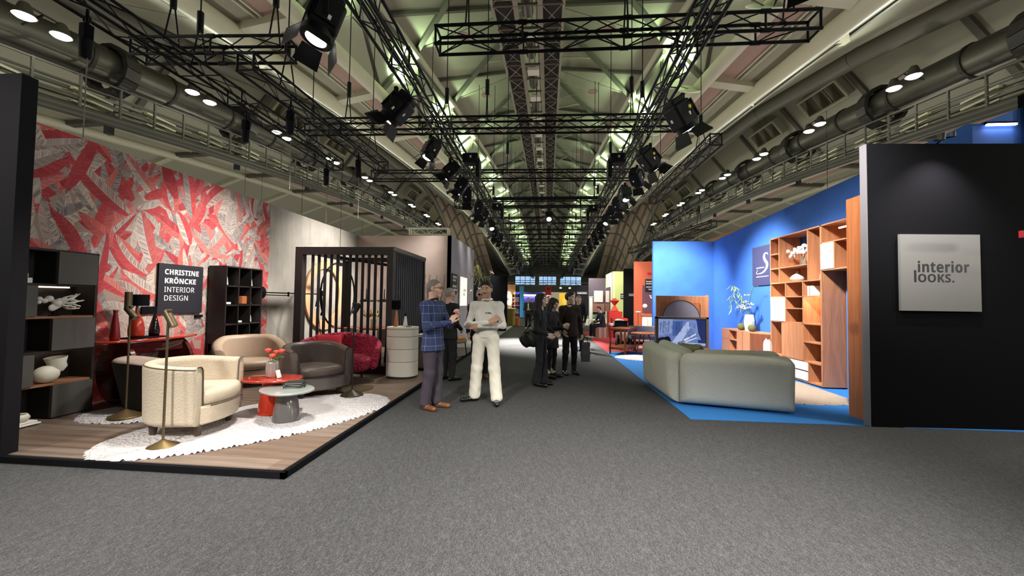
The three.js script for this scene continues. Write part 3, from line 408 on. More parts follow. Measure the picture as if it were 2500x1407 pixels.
// wall unit: checkerboard of dark closed boxes and open niches
{
  const t = thing('wall_unit', 'dark checkerboard wall unit of closed boxes and open niches against the red wallpaper', 'shelf unit'), x0 = -6.08, xb = -5.86, xf = -5.75, y0 = PY, y1 = 2.03;
  const dk = std(0x241f1d, .6), face = std(0x55514f, .6, { bumpMap: T.grain, bumpScale: .001 }), wd = std(0x9a6a4e, .6);
  const R = [PY + .0, .46, .84, 1.24, 1.62, 2.03];
  mesh('back_panel', bd(x0, x0 + .02, y0, y1, 3.5, 4.58), dk, t); mesh('side_panel', bd(x0, xf, y0, y1, 4.56, 4.59), dk, t); mesh('top_panel', bd(x0, xf, y1 - .02, y1 + .006, 3.5, 4.59), dk, t);
  for (let i = 1; i < 5; i++) mesh('shelf', bd(x0, xf - .01, R[i] - .012, R[i] + .012, 3.5, 4.57), i === 1 || i === 3 ? wd : dk, t);
  const cells = [[0, 4.16, 4.565], [1, 3.75, 3.98], [2, 4.13, 4.565], [3, 3.75, 3.98], [4, 4.16, 4.565], [0, 3.5, 3.7], [2, 3.5, 3.72], [4, 3.5, 3.7]];
  for (const [r, a, b] of cells) { const m = mesh('box_door', bd(xf - .02, xf + .02, R[r] + .014, R[r + 1] - .014, a, b), face, t); mesh('box_body', bd(x0 + .02, xf - .02, R[r] + .012, R[r + 1] - .012, a, b), dk, t); }
  const led = new THREE.MeshStandardMaterial({ color: 0xffffff, emissive: new THREE.Color(1, .72, .48), emissiveIntensity: 3 });
  for (const [r, a, b] of [[1, 3.98, 4.5], [3, 3.98, 4.5]]) { mesh('niche_light_strip', bd(x0 + .03, x0 + .05, R[r + 1] - .03, R[r + 1] - .014, a, b), led, t); const L = new THREE.RectAreaLight(new THREE.Color(1, .74, .5), 4, .02, b - a); L.position.copy(W(x0 + .06, R[r + 1] - .04, (a + b) / 2)); L.lookAt(W(x0 + .2, R[r], (a + b) / 2)); L.name = 'niche_light'; t.add(L); }
  // white sculpture of feathered ribbons on a rod
  const s = thing('white_sculpture', 'white sculpture of fanned ribbons on a rod in the dark wall unit', 'sculpture', W(-5.85, R[3] + .012, 4.22)); s.position.y = R[3] + .012;
  s.scale.setScalar(.82);
  mesh('stand', [cyl(.06, .06, .012), cyl(.014, .014, .14)], M.charcoal, s);
  const rib = []; for (let i = 0; i < 16; i++) { const a = -.9 + i * .12, L = rr(.24, .36); rib.push(loft([0, .3, .6, 1].map(q => { const z = -L * q * cos(a * .55), y = .2 + L * q * sin(a) * .5 + .03 * sin(q * 7 + i), w = .012 + .03 * sin(PI * Math.min(1, q * .9 + .1)); return [V(-w + (i % 3 - 1) * .02, y, z), V(.0 + (i % 3 - 1) * .02, y + .012, z), V(w + (i % 3 - 1) * .02, y, z), V((i % 3 - 1) * .02, y - .01, z)]; }))); }
  mesh('ribbon_fan', rib, M.white, s); mesh('head_knot', [sph(.045, 0, .25, .06), sph(.035, .01, .22, .12), sph(.03, 0, .25, .17), sph(.026, .02, .2, .19), sph(.055, 0, .19, -.03)], M.white, s); mesh('ruffle', [0, 1, 2, 3].map(i => sph(.05, 0, .12 + .02 * i, .02 - i * .03, .5, 1, 1, 10)), M.white, s);
  // shell vase
  const v = thing('shell_vase', 'cream ribbed nautilus vase in a lower niche of the dark wall unit', 'vase', W(-5.84, R[1] + .012, 4.22)); const rings = [];
  for (let i = 0; i <= 40; i++) { const q = i / 40, a = -1.6 + q * 4.6, r = .035 + .055 * Math.pow(q, .8) + .006 * sin(i * 1.9), R0 = .05 + .05 * q, cz = -(cos(a) * R0) * 1 + (q > .8 ? 0 : 0), cy = .12 + sin(a - .2) * R0 * .8 + (q > .75 ? (q - .75) * .25 : 0); rings.push(rrect(r * 2, r * 2, r).map(([px, py]) => V(px, cy + py * .95 * sin(q < .1 ? q * 15 : 1.57), cz + py * .2))); }
  mesh('body', [sph(.125, 0, .1, .05, .8, .8, .95), ...[...Array(9).keys()].map(i => new THREE.TorusGeometry(.1, .014, 6, 24).scale(.82, .82, 1).rotateY(.4).rotateX(-.7 + i * .16).translate(0, .1, .05))], M.cream, v); mesh('mouth', lathe([[.05, 0], [.085, .05], [.08, .1], [.1, .17], [.085, .165], [.07, .1]], 20).rotateX(.15).translate(0, .12, -.06), M.cream, v);
  // small stacks at the left edge
  const b1 = thing('white_boxes', 'two small white boxes stacked on top niche of the dark wall unit', 'boxes', W(-5.82, R[4] + .012, 3.87)); mesh('box_lower', rbox(.12, .06, .16, 0, .03, 0, .008), M.white, b1); mesh('box_upper', rbox(.1, .05, .12, 0, .085, .01, .008), M.white, b1);
  const b2 = thing('white_bowl', 'white bowl on two white plates at the foot of the dark wall unit', 'bowl', W(-5.72, PY + .012, 3.86)); mesh('plate', [rbox(.22, .02, .26, 0, .01, 0, .008), rbox(.18, .02, .22, 0, .032, 0, .008)], M.white, b2); mesh('bowl', lathe([[.02, .045], [.07, .05], [.09, .09], [.07, .125], [.06, .12]], 20), M.cream, b2);
}
// sign panels on the wallpaper
function signTex(w, h, bg, lines) { return canvasTex(w, h, (c) => { c.fillStyle = bg; c.fillRect(0, 0, w, h); for (const [t, x, y, s, f, col, maxw, fam = 'sans-serif'] of lines) { c.fillStyle = col; c.font = f + ' ' + s + 'px ' + fam; c.strokeStyle = col; c.lineJoin = 'round'; c.lineWidth = f === 'bold' ? s * .02 : .01; const put = (q, a, b) => { c.fillText(q, a, b); if (f === 'bold') c.strokeText(q, a, b); }; if (maxw) { const m = c.measureText(t).width; c.save(); c.translate(x, y); c.scale(maxw / m, 1); put(t, 0, 0); c.restore(); } else put(t, x, y); } }); }
function board(name, label, cat, w, h, th, mat, face) { const t = thing(name, label, cat); mesh('panel', box(w, h, th), mat, t); const f = mesh('print', sheet(w, h), face, t); f.position.z = th / 2 + .0015; return t; }
{
  const f = std(0xffffff, .6, { map: signTex(820, 820, '#1d1c27', [['CHRISTINE', 95, 175, 118, 'bold', '#f4f2f2', 640], ['KRÖNCKE', 95, 320, 118, 'bold', '#f4f2f2', 590], ['INTERIOR', 95, 465, 118, 'normal', '#f4f2f2', 560], ['DESIGN', 95, 605, 118, 'normal', '#f4f2f2', 450]]) });
  const b = board('brand_sign', 'square black sign with white lettering on the red wallpaper', 'sign', .8, .8, .02, M.black, f); b.position.copy(W(WL + .03, 1.63, 6.07)); b.rotation.y = PI / 2;
  mesh('tab', box(.24, .115, .018, -.51, -.34, 0), M.black, b);
  const s = one('wall_socket', [bd(WL + .005, WL + .04, 1.15, 1.19, 6.36, 6.5)], M.black, 'small black wall socket below the square black sign', 'socket');
}
// tall black open shelf with a wave foot
{
  const t = thing('black_shelf', 'tall black open shelf with curved foot standing against the red wallpaper', 'shelf', W(-6.07, PY, 7.05)); const m = std(0x231d1c, .5), w = .9, dpt = .34;
  // local: x out of the wall, z along the wall (minus = further away)
  for (const z of [.44, .15, -.15, -.44]) mesh('upright', bx(0, dpt, .62, 2.0, z - .012, z + .012), m, t);
  for (const y of [.62, .95, 1.3, 1.65, 2.0]) mesh('shelf_board', bx(0, dpt, y - .012, y + .012, -.45, .45), m, t);
  mesh('back_panel', bx(0, .012, .3, 2.0, -.45, .45), m, t);
  mesh('wave_foot', loft([...Array(15).keys()].map(i => { const q = i / 14, y = q * .64, x = dpt * (.55 + .45 * cos(q * 4.6 + .5)); return rrect(.03, .9, .005, 1).map(([a, b]) => V(clamp(x, .02, dpt) + a, y, b)); })), m, t);
  mesh('foot_back', bx(0, .03, 0, .62, -.45, .45), m, t);
  const items = [[1.66, .3, 'b'], [1.66, -.3, 'b'], [1.31, .03, 'b'], [1.31, -.28, 'b'], [.96, -.3, 'b'], [1.31, .3, 'w'], [.96, .02, 'w'], [1.66, -.0, 'n'], [1.31, -.12, 'o']];
  const bot = lathe([[.001, 0], [.035, 0], [.04, .01], [.028, .12], [.016, .2], [.016, .215]], 16), cap = cyl(.017, .015, .05, 0, .215, 0, 12), capm = std(0x7a6a5f, .4);
  let n = 0; for (const [y, z, k] of items) { const p = V(.2, y + PY + .012, z).add(W(-6.07, 0, 7.05));
    if (k === 'b') { const g = thing('white_bottle', 'slim white bottle with dark cap in the tall black shelf', 'bottle', p, 0, 'white bottles in the tall black shelf'); mesh('bottle', bot, M.white, g); mesh('cap', cap, capm, g); }
    if (k === 'w') { const g = one('white_card_box', [rbox(.1, .035, .16, p.x, p.y + .018, p.z, .004)], M.white, 'flat white box lying in the tall black shelf', 'box', 'flat boxes in the tall black shelf'); }
    if (k === 'o') one('amber_block', [rbox(.14, .15, .2, p.x, p.y + .075, p.z, .01)], std(0xa8623a, .5), 'amber brown box on a middle board of the tall black shelf', 'box'); }
}
// wall arm lamp
{
  const t = thing('wall_arm_lamp', 'long black swing-arm wall lamp at the edge of the red wallpaper', 'lamp', W(WL, 1.62, 7.92)), m = M.truss;
  mesh('wall_disc', new THREE.CylinderGeometry(.13, .13, .05, 28).rotateZ(PI / 2).translate(.025, 0, 0), m, t); mesh('arm', [bar(V(.04, .0, 0), V(1.2, -.02, -.3), .012, 8), bar(V(.04, -.05, 0), V(.55, -.06, -.14), .01, 8), cyl(.02, .02, .1, .55, -.08, -.14, 10)], m, t);
  mesh('head', [cyl(.03, .03, .12, 1.2, -.06, -.3, 12), bar(V(1.2, -.05, -.3), V(1.24, -.38, -.3), .012, 8)], m, t); mesh('lamp_shade', lathe([[.02, 0], [.05, -.1], [.05, -.12]], 14).translate(1.24, -.36, -.3), m, t);
}
// mirror ring and black ring lamp on the concrete wall
{
  const t = thing('wood_wall_ring', 'large broad pale wood ring on the concrete wall', 'wall ring', W(WL + .02, 1.6, 10.35)), w = std(0xffffff, .5, { map: woodTex([.95, .75, .58], [.82, .58, .42], .6, .6) });
  const sh = new THREE.Shape().absellipse(0, 0, .93, .93, 0, 2 * PI), ho = new THREE.Path().absellipse(0, .02, .70, .72, 0, 2 * PI); sh.holes.push(ho);
  mesh('wood_ring', new THREE.ExtrudeGeometry(sh, { depth: .04, bevelSize: .008, bevelThickness: .008, bevelSegments: 2, curveSegments: 48 }).rotateY(PI / 2), w, t);
  const l = thing('ring_pendant', 'slim black hoop lamp hanging in front of the wood wall ring', 'lamp', W(-5.35, 1.6, 9.75)); mesh('hoop', new THREE.TorusGeometry(.82, .022, 10, 64).rotateY(PI / 2), M.truss, l); mesh('joint', rbox(.07, .09, .24, 0, .8, 0, .02), M.truss, l); mesh('cord', bar(V(0, .84, 0), V(0, 3.6, 0), .006, 5), M.truss, l);
}
// slatted pavilion
{
  const t = thing('slatted_pavilion', 'dark wood pavilion frame with vertical slat screen and ribbed side wall', 'pavilion'), m = std(0x211c1c, .5, { bumpMap: T.grain, bumpScale: .0006 }), x0 = -5.02, x1 = -3.01, y1 = 2.53, d0 = 7.46, d1 = 9.5;
  mesh('post', bd(x0, x0 + .15, PY, y1, d0, d0 + .14), m, t); mesh('post', bd(x1 - .12, x1, PY, y1, d0, d0 + .14), m, t); mesh('post', bd(x1 - .1, x1, PY, y1, d1 - .1, d1), m, t); mesh('post', bd(x0, x0 + .1, PY, y1, d1 - .1, d1), m, t);
  mesh('top_rail', bd(x0 + .15, x1 - .12, y1 - .15, y1, d0, d0 + .14), m, t); mesh('bottom_rail', bd(x0 + .15, x1 - .12, PY, PY + .16, d0, d0 + .14), m, t);
  mesh('roof_rail', bd(x1 - .1, x1, y1 - .1, y1, d0 + .14, d1 - .1), m, t); mesh('roof_rail', bd(x0, x0 + .1, y1 - .1, y1, d0 + .14, d1 - .1), m, t); mesh('roof_rail', bd(x0 + .1, x1 - .1, y1 - .1, y1, d1 - .1, d1), m, t);
  for (let i = 0; i < 12; i++) { const x = lerp(x0 + .33, x1 - .25, i / 11); const s = mesh('slat', [box(.055, y1 - .29 - PY, .03).rotateY(.5).translate(x, (y1 + PY) / 2, -d0 - .07)], m, t); mesh('pivot', [cyl(.012, .012, .03, x, y1 - .165, -d0 - .07, 8)], m, s); }
  const dk = std(0x3a3a40, .7); for (let i = 0; i < 30; i++) { const d = lerp(d0 + .17, d1 - .13, i / 29); mesh('ribbed_slat', bd(x1 - .06, x1 - .02 - (i % 2) * .015, PY + .05, y1 - .11, d - .028, d + .03), dk, t); }
  mesh('edge_profile', [bd(x1, x1 + .012, y1 - .07, y1 + .01, d0, d1)], M.galv, t);
  const b = thing('track_beam', 'thin black light track crossing inside the slatted pavilion', 'light track'); mesh('track', beam(W(-4.7, 2.44, 8.6), W(-3.12, 2.2, 8.3), .05, .06), M.truss, b);
}
// ---------- left booth furniture ----------
T.crinkle = dataTex(256, 256, (u, v) => { const a = vn(u * 18, v * 30, 6) , b = Math.abs(vn(u * 14 + 5, v * 14, 14) - .5) * 2; return .2 + .5 * b + .4 * a; }, false, [1.6, 1.6]);
const FM = {
  boucle: std(0xccbda8, .95, { bumpMap: T.boucle, bumpScale: .006 }), piping: std(0x5b4c3f, .8),
  leatherD: phys(0x50443f, .42, { bumpMap: T.leather, bumpScale: .002 }), leatherB: phys(0xa08a77, .45, { bumpMap: T.leather, bumpScale: .002 }),
  dark: std(0x2b2724, .8), mauve: std(0xb59f95, .8), brass: std(0x8a744f, .38, { metalness: .8 }), bronze: std(0x6f624c, .42, { metalness: .7 }),
  redLac: phys(0xb3321f, .18, { clearcoat: .8 }), greyLac: phys(0x5a5656, .22, { clearcoat: .6 }), magenta: std(0x9a1a3c, .75, { bumpMap: T.crinkle, bumpScale: .05 }), pink: std(0xee4454, .85),
  shag: std(0xcdc7c9, .97, { bumpMap: T.shag, bumpScale: .03 }),
};
// tub armchair facing +x; shell swept round the back, arms dropping to the front
function tub(name, label, pos, turn, o) {
  const t = thing(name, label, 'armchair', pos, turn, o.group), R = o.r || .46, th = o.th || .13, hb = o.hb || .72, ha = o.ha || .64, y0 = o.y0 || .12, N = 40, lean = o.lean || .05, fl = o.flare || .0;
  const path = q => { // q -1..1, back at 0; straight arms then half circle
    const arm = o.arm || .22, L = arm + PI / 2 * R, s = Math.abs(q) * L, sg = Math.sign(q) || 1; let p, n;
    if (s < PI / 2 * R) { const a = s / R; p = [-cos(a) * R, sin(a) * R * sg]; n = [-cos(a), sin(a) * sg]; } else { p = [s - PI / 2 * R, R * sg]; n = [0, sg]; }
    return { p, n };
  };
  const ring = (q, grow = 0, y1) => { const { p, n } = path(q), k = 1 - sm(.3, .95, Math.abs(q)); const top = y1 || lerp(ha, hb, k), h = top - y0; return rrect(th + grow * 2, h + grow * 2, th * .48 + grow, 5).map(([a, b]) => { const yy = y0 + h / 2 + b, f = (yy - y0) / h; const out = a + f * lean + f * f * fl; return V(p[0] + n[0] * out, yy, p[1] + n[1] * out); }); };
  const rings = []; for (let i = 0; i <= N; i++) rings.push(ring(-1 + 2 * i / N));
  mesh('shell', loft(rings), o.m, t);
  if (o.outer) { const r2 = []; for (let i = 0; i <= N; i++) { const q = -1 + 2 * i / N, { p, n } = path(q), k = 1 - sm(.3, .95, Math.abs(q)), top = lerp(ha, hb, k) - .03; r2.push([[th / 2 - .02, y0 + .0], [th / 2 + .006, y0], [th / 2 + .008 + lean * .9 + fl * .9, top], [th / 2 - .02 + lean * .9 + fl * .9, top]].map(([a, y]) => V(p[0] + n[0] * a, y, p[1] + n[1] * a))); } mesh('outer_cover', loft(r2), o.outer, t); }
  // base block and seat cushion: rounded D shapes
  const Dsh = (r, x1, y0, y1, rd, bul = 0) => { const pts = []; for (let i = 0; i <= 20; i++) { const a = PI / 2 + PI * i / 20; pts.push([cos(a) * r, sin(a) * r]); } for (let i = 0; i <= 8; i++) { const z = lerp(-r, r, i / 8); pts.push([x1 + bul * (1 - (z / r) ** 2), z]); } const lay = [[y0, -rd], [y0 + rd * .3, -rd * .3], [y0 + rd, 0], [y1 - rd, 0], [y1 - rd * .3, -rd * .3], [y1, -rd], [y1 + .01, -r * .6]]; return loft(lay.map(([y, e]) => pts.map(([x, z]) => { const l = Math.hypot(x - .05, z) || 1, f = (l + e) / l; return V(.05 + (x - .05) * f, y, z * f); }))); };
  mesh('base', Dsh(R - .02, (o.arm || .22) + .015, y0, o.seat - .15, .025, o.bul || .05), o.base || o.m, t);
  const cu = mesh('seat_cushion', Dsh(R - th / 2 + .005, (o.arm || .22) + .035, o.seat - .15, o.seat, .05, o.bul || .06), o.cush || o.m, t);
  if (o.piping) { const pp = []; for (const sg of [-1, 1]) { const e = ring(sg * 1); mesh('piping', tube([...e.slice(4, 20).map(v => v.clone().add(V(.004, 0, 0)))], .007, 60, 6), o.piping, t); }
    const top = []; for (let i = 0; i <= N; i++) { const r = ring(-1 + 2 * i / N); top.push(r[2]); } mesh('piping', tube(top, .007, 120, 6), o.piping, t);
    const fr = []; for (let i = 0; i <= 10; i++) { const z = lerp(-R + .08, R - .08, i / 10); fr.push(V((o.arm || .22) + .03 + (o.bul || .06) * (1 - (z / R) ** 2), o.seat - .15, z)); } mesh('piping', tube(fr, .008, 40, 6), o.piping, t); }
  for (const [x, z] of [[.18, R - .1], [.18, -R + .1], [-.28, .2], [-.28, -.2]]) mesh('foot', lathe([[.022, 0], [.03, .02], [.045, y0 + .01]], 14).translate(x, 0, z), o.foot || FM.dark, t);
  return t;
}
tub('tub_armchair', 'cream boucle tub armchair with dark piping on the white shag rug', W(-3.78, PY + .02, 4.02), .22, { m: FM.boucle, hb: .75, ha: .72, r: .37, th: .12, arm: .24, y0: .13, seat: .47, lean: .02, piping: FM.piping, foot: std(0x4b3a32, .4), bul: .1 });
tub('tub_armchair', 'dark brown leather tub armchair beside the grey coffee table', W(-3.46, PY + .02, 5.72), -.62, { m: FM.leatherD, hb: .75, ha: .68, r: .37, th: .12, arm: .22, y0: .1, seat: .44, lean: .03, piping: FM.dark, bul: .1, base: phys(0x5c5452, .4, { bumpMap: T.leather, bumpScale: .001 }) });
tub('tub_armchair', 'beige leather armchair with rounded back near the black shelf', W(-4.93, PY, 6.25), -.72, { m: FM.leatherB, hb: .8, ha: .62, r: .38, th: .14, arm: .22, y0: .08, seat: .42, lean: .06, flare: .03, outer: std(0x8a6f5e, .7), bul: .08 });
tub('tub_armchair', 'low dark armchair with mauve inside seen from behind at the red console', W(-5.0, PY, 4.86), .9, { m: FM.mauve, hb: .66, ha: .54, r: .36, th: .1, arm: .2, y0: .06, seat: .38, lean: .1, flare: .03, outer: FM.dark });
// magenta sofa with pink cushion
{
  const t = thing('velvet_sofa', 'magenta crinkled velvet sofa with sweeping rounded back before the slat screen', 'sofa', W(-3.76, PY, 6.86), -1.35);
  const N = 36, rings = []; for (let i = 0; i <= N; i++) { const q = -1 + 2 * i / N, a = q * 1.75, rx = .4, rz = .66, top = .42 + .40 * Math.pow(cos(q * 1.3), .8) - (q > 0 ? .06 * q : 0), th = .15 * (1 - .35 * Math.abs(q)); rings.push(rrect(th, top - .2, th * .49, 5).map(([u, v]) => { const y = .2 + (top - .2) / 2 + v, f = (y - .2) / .6; const o = u + f * .1; return V(-cos(a) * (rx + o) + .1, y, sin(a) * (rz + o)); })); }
  mesh('backrest', loft(rings), FM.magenta, t);
  const lay = [[.18, .80], [.2, .9], [.26, .97], [.34, 1], [.4, .98], [.435, .9], [.45, .6]]; mesh('seat', loft(lay.map(([y, k]) => [...Array(40).keys()].map(i => { const a = i / 40 * 2 * PI; return V(.14 + cos(a) * .42 * k, y, sin(a) * .64 * k); }))), FM.magenta, t);
  for (const [x, z] of [[.4, .35], [.4, -.35], [-.15, .4], [-.15, -.4]]) mesh('leg', cyl(.02, .03, .2, x, 0, z, 12), FM.dark, t);
  const c = thing('cushion', 'bright pink red square cushion leaning on the magenta sofa', 'cushion', W(-3.9, PY + .45, 6.8), -1.2); pillow(c, .44, .36, .13, FM.pink); c.rotation.z = .25;
}
function pillow(g, w, h, t, m) { const n = 14, p = []; const f = (i, j, s) => { const u = i / n * 2 - 1, v = j / n * 2 - 1, k = Math.pow(Math.max(0, (1 - u ** 4) * (1 - v ** 4)), .5); const pin = 1 - .05 * (1 - Math.abs(u)) * v * v; return V(s * t / 2 * k, h / 2 + v * h / 2 * (1 - .06 * (1 - u * u)), u * w / 2 * (1 - .06 * (1 - v * v))); }; for (const s of [1, -1]) for (let i = 0; i < n; i++) for (let j = 0; j < n; j++) { const q = [f(i, j, s), f(i + 1, j, s), f(i + 1, j + 1, s), f(i, j + 1, s)]; p.push(s > 0 ? [q[3], q[2], q[1], q[0]] : q); } mesh('cover', quads(p), m, g); mesh('seam', tube([f(0, 0, 1), f(n / 2, 0, 1), f(n, 0, 1), f(n, n / 2, 1), f(n, n, 1), f(n / 2, n, 1), f(0, n, 1), f(0, n / 2, 1)], .006, 60, 5, true), m, g); }
// rugs
function rug(label, outline, m, pile, y) { // outline in [x,d]; displaced pile surface
  const sh = new THREE.Shape(outline.map(([x, d]) => new THREE.Vector2(x, d))); const pts = sh.getPoints(); let x0 = 1e9, x1 = -1e9, d0 = 1e9, d1 = -1e9; for (const [x, d] of outline) { x0 = Math.min(x0, x); x1 = Math.max(x1, x); d0 = Math.min(d0, d); d1 = Math.max(d1, d); }
  const ins = (x, d) => { let c = false, md = 9; for (let i = 0, j = outline.length - 1; i < outline.length; j = i++) { const [ax, ay] = outline[i], [bx_, by] = outline[j]; if ((ay > d) !== (by > d) && x < (bx_ - ax) * (d - ay) / (by - ay) + ax) c = !c; const vx = bx_ - ax, vy = by - ay, t = clamp(((x - ax) * vx + (d - ay) * vy) / (vx * vx + vy * vy), 0, 1); md = Math.min(md, Math.hypot(x - ax - t * vx, d - ay - t * vy)); } return c ? md : -md; };
  const st = .03, nx = Math.ceil((x1 - x0) / st) + 4, nd = Math.ceil((d1 - d0) / st) + 4, pos = [], idx = [], id = []; const H = (x, d) => { const e = ins(x, d); return e < 0 ? -1 : y + pile * Math.min(1, .25 + e / .05) * (.45 + .55 * fbm(x * 13 + 40, d * 13 + 40, 3)); };
  for (let j = 0; j <= nd; j++) for (let i = 0; i <= nx; i++) { let x = x0 - st + i * st + (rnd() - .5) * .018, d = d0 - st + j * st + (rnd() - .5) * .018; const h = H(x, d); pos.push(x, h < 0 ? y : h, -d); id.push(h >= 0); }
  for (let j = 0; j < nd; j++) for (let i = 0; i < nx; i++) { const a = j * (nx + 1) + i, b = a + 1, c = b + nx + 1, e = a + nx + 1; if ((id[a] || id[c]) && (id[b] || id[e])) idx.push(a, b, c, a, c, e); }
  const g = new THREE.BufferGeometry(); g.setAttribute('position', new THREE.Float32BufferAttribute(pos, 3)); g.setIndex(idx); g.computeVertexNormals();
  const mm = one('rug', [g], m, label, 'rug'); return mm;
}
{
  const el = (cx, cd, a, b, rot, n = 40) => [...Array(n).keys()].map(i => { const t = i / n * 2 * PI, x = a * cos(t), y = b * sin(t); return [cx + x * cos(rot) - y * sin(rot), cd + x * sin(rot) + y * cos(rot)]; });
  rug('white shag rug under the cream boucle armchair and the coffee tables', el(-3.28, 4.52, 1.52, .8, .98), FM.shag, .035, PY + .002);
  rug('small white shag rug below the rear brass floor lamp', el(-4.98, 4.5, .62, .42, .2), FM.shag, .03, PY + .002);
}
// floor lamps
function floorLamp(label, pos, h, tilt, turn, m, baseM, o = {}) {
  const t = thing('floor_lamp', label, 'lamp', pos, turn); mesh('base', lathe([[.001, .085], [.02, .085], [.03, .075], [.155, .014], [.16, .006], [.158, 0], [.001, 0]], 36), baseM, t); mesh('pole', cyl(.011, .011, h - .08, 0, .08, 0, 12), m, t);
  const hd = [new THREE.CylinderGeometry(.034, .034, .17, 20).rotateZ(tilt).translate(sin(-tilt) * .02 + .03, h - .02 - .05, 0), sph(.016, 0, h, 0), rbox(.05, .03, .04, 0, h + .005, 0, .008)]; mesh('lamp_head', hd, m, t);
  if (o.second) mesh('lamp_head', [new THREE.CylinderGeometry(.036, .036, .2, 20).translate(-.03, h + .08, 0)], m, t);
  if (o.glow) mesh('lamp_glow', new THREE.CircleGeometry(.03, 18).rotateX(PI / 2).rotateZ(tilt).translate(.03 + sin(tilt) * .088, h - .07 - cos(tilt) * .088, 0), lensMat, t);
  return t;
}
floorLamp('slim brass floor lamp in front of the cream boucle armchair', W(-3.62, PY, 3.5), 1.3, .55, 0, FM.bronze, FM.brass);
floorLamp('slim brass floor lamp with two heads beside the dark wall unit', W(-4.92, PY + .03, 4.28), 1.28, .8, 0, FM.bronze, FM.brass, { second: true });
floorLamp('dark bronze floor lamp beside the dark leather armchair', W(-2.86, PY + .03, 5.66), 1.34, -.55, 0, std(0x2d2a28, .4, { metalness: .6 }), std(0x4a4238, .35, { metalness: .7 }));
one('round_floor_plate', [cyl(.3, .3, .012, -3.1, PY, -6.2, 40)], FM.bronze, 'flat bronze disc on the planks before the magenta sofa', 'plate');
// coffee tables
{
  const sup = (a, b, n = 44, e = 2.4) => [...Array(n).keys()].map(i => { const t = i / n * 2 * PI, c = cos(t), s = sin(t); return [Math.sign(c) * a * Math.pow(Math.abs(c), 2 / e), Math.sign(s) * b * Math.pow(Math.abs(s), 2 / e)]; });
  const table = (label, pos, turn, h, a, b, ra, rb, top, leg) => { const t = thing('coffee_table', label, 'table', pos, turn); mesh('tabletop', loft([[h - .03, .93], [h - .022, .985], [h - .012, 1], [h - .004, .99], [h, .97]].map(([y, k]) => sup(a, b).map(([x, z]) => V(x * k, y, z * k)))), top, t); mesh('conical_foot', lathe([[.001, 0], [ra, 0], [ra, .01], [rb, h - .03], [.001, h - .03]], 36), leg, t); return t; };
  table('red lacquered coffee table with conical foot carrying the flower vase', W(-3.38, PY + .03, 4.66), .2, .43, .34, .24, .155, .1, FM.redLac, FM.redLac);
  table('grey coffee table with stone top and dark conical foot in front of the red one', W(-3.02, PY + .03, 4.42), -.5, .36, .32, .26, .15, .1, phys(0x9aa09c, .2, { clearcoat: .5 }), FM.greyLac);
  const bk = std(0x1c2422, .6), y = PY + .39;
  [[0, .25], [.022, -.1], [.044, .15]].forEach(([dy, r], i) => { const g = thing('book', ['dark book, lowest of the pile on the grey coffee table', 'dark book in the middle of the pile on the grey coffee table', 'dark book on top of the pile on the grey coffee table'][i], 'book', W(-2.98, y + dy, 4.5), r + .2); mesh('cover', [box(.22 - i * .015, .003, .16, 0, .002, 0), box(.22 - i * .015, .003, .16, 0, .0195, 0), box(.003, .018, .16, -.11 + i * .0075, .0105, 0)], bk, g); mesh('pages', box(.21 - i * .015, .0145, .152, 0, .0108, 0), std(0x777a74, .8), g); });
  const vy = PY + .46, v = thing('flower_vase', 'silvery grey fluted vase with coral roses on the red coffee table', 'vase', W(-3.4, vy, 4.68)); const flute = []; for (let j = 0; j <= 8; j++) { const q = j / 8, r = .062 + .012 * sin(q * 3); flute.push([...Array(48).keys()].map(i => { const a = i / 48 * 2 * PI, k = r + .004 * cos(a * 12); return V(cos(a) * k, q * .2, sin(a) * k); })); } mesh('vessel', loft(flute), std(0xb8aca6, .25, { metalness: .5 }), v);
  const rose = std(0xe0554a, .7), leaf = std(0x4f7a45, .7); [[-.05, .33, .02], [.03, .27, .05], [.1, .32, -.02], [.0, .3, -.06]].forEach(([x, yy, z]) => { const fl = mesh('rose', [sph(.03, x, yy, z), ...[...Array(8).keys()].map(i => { const a = i * 2.4; return new THREE.SphereGeometry(.028, 8, 6).scale(1, .8, .35).rotateX(.5).rotateY(-a).translate(x + sin(-a) * .022, yy - .004 + (i % 2) * .008, z + cos(a) * .022); })], rose, v); mesh('stem', bar(V(x * .3, .18, z * .3), V(x, yy - .02, z), .004, 5), leaf, fl); mesh('leaves', [1, 2].map(i => sph(.03, x * .7 + .02 * i, yy - .07, z * .7, 1, .2, .5, 8)), leaf, fl); });
  const bt = thing('white_flask', 'small white flask leaning beside the flower vase on the red table', 'flask', W(-3.26, vy, 4.62)); mesh('body', rbox(.035, .1, .05, 0, .055, 0, .01).rotateZ(.3), M.white, bt);
}
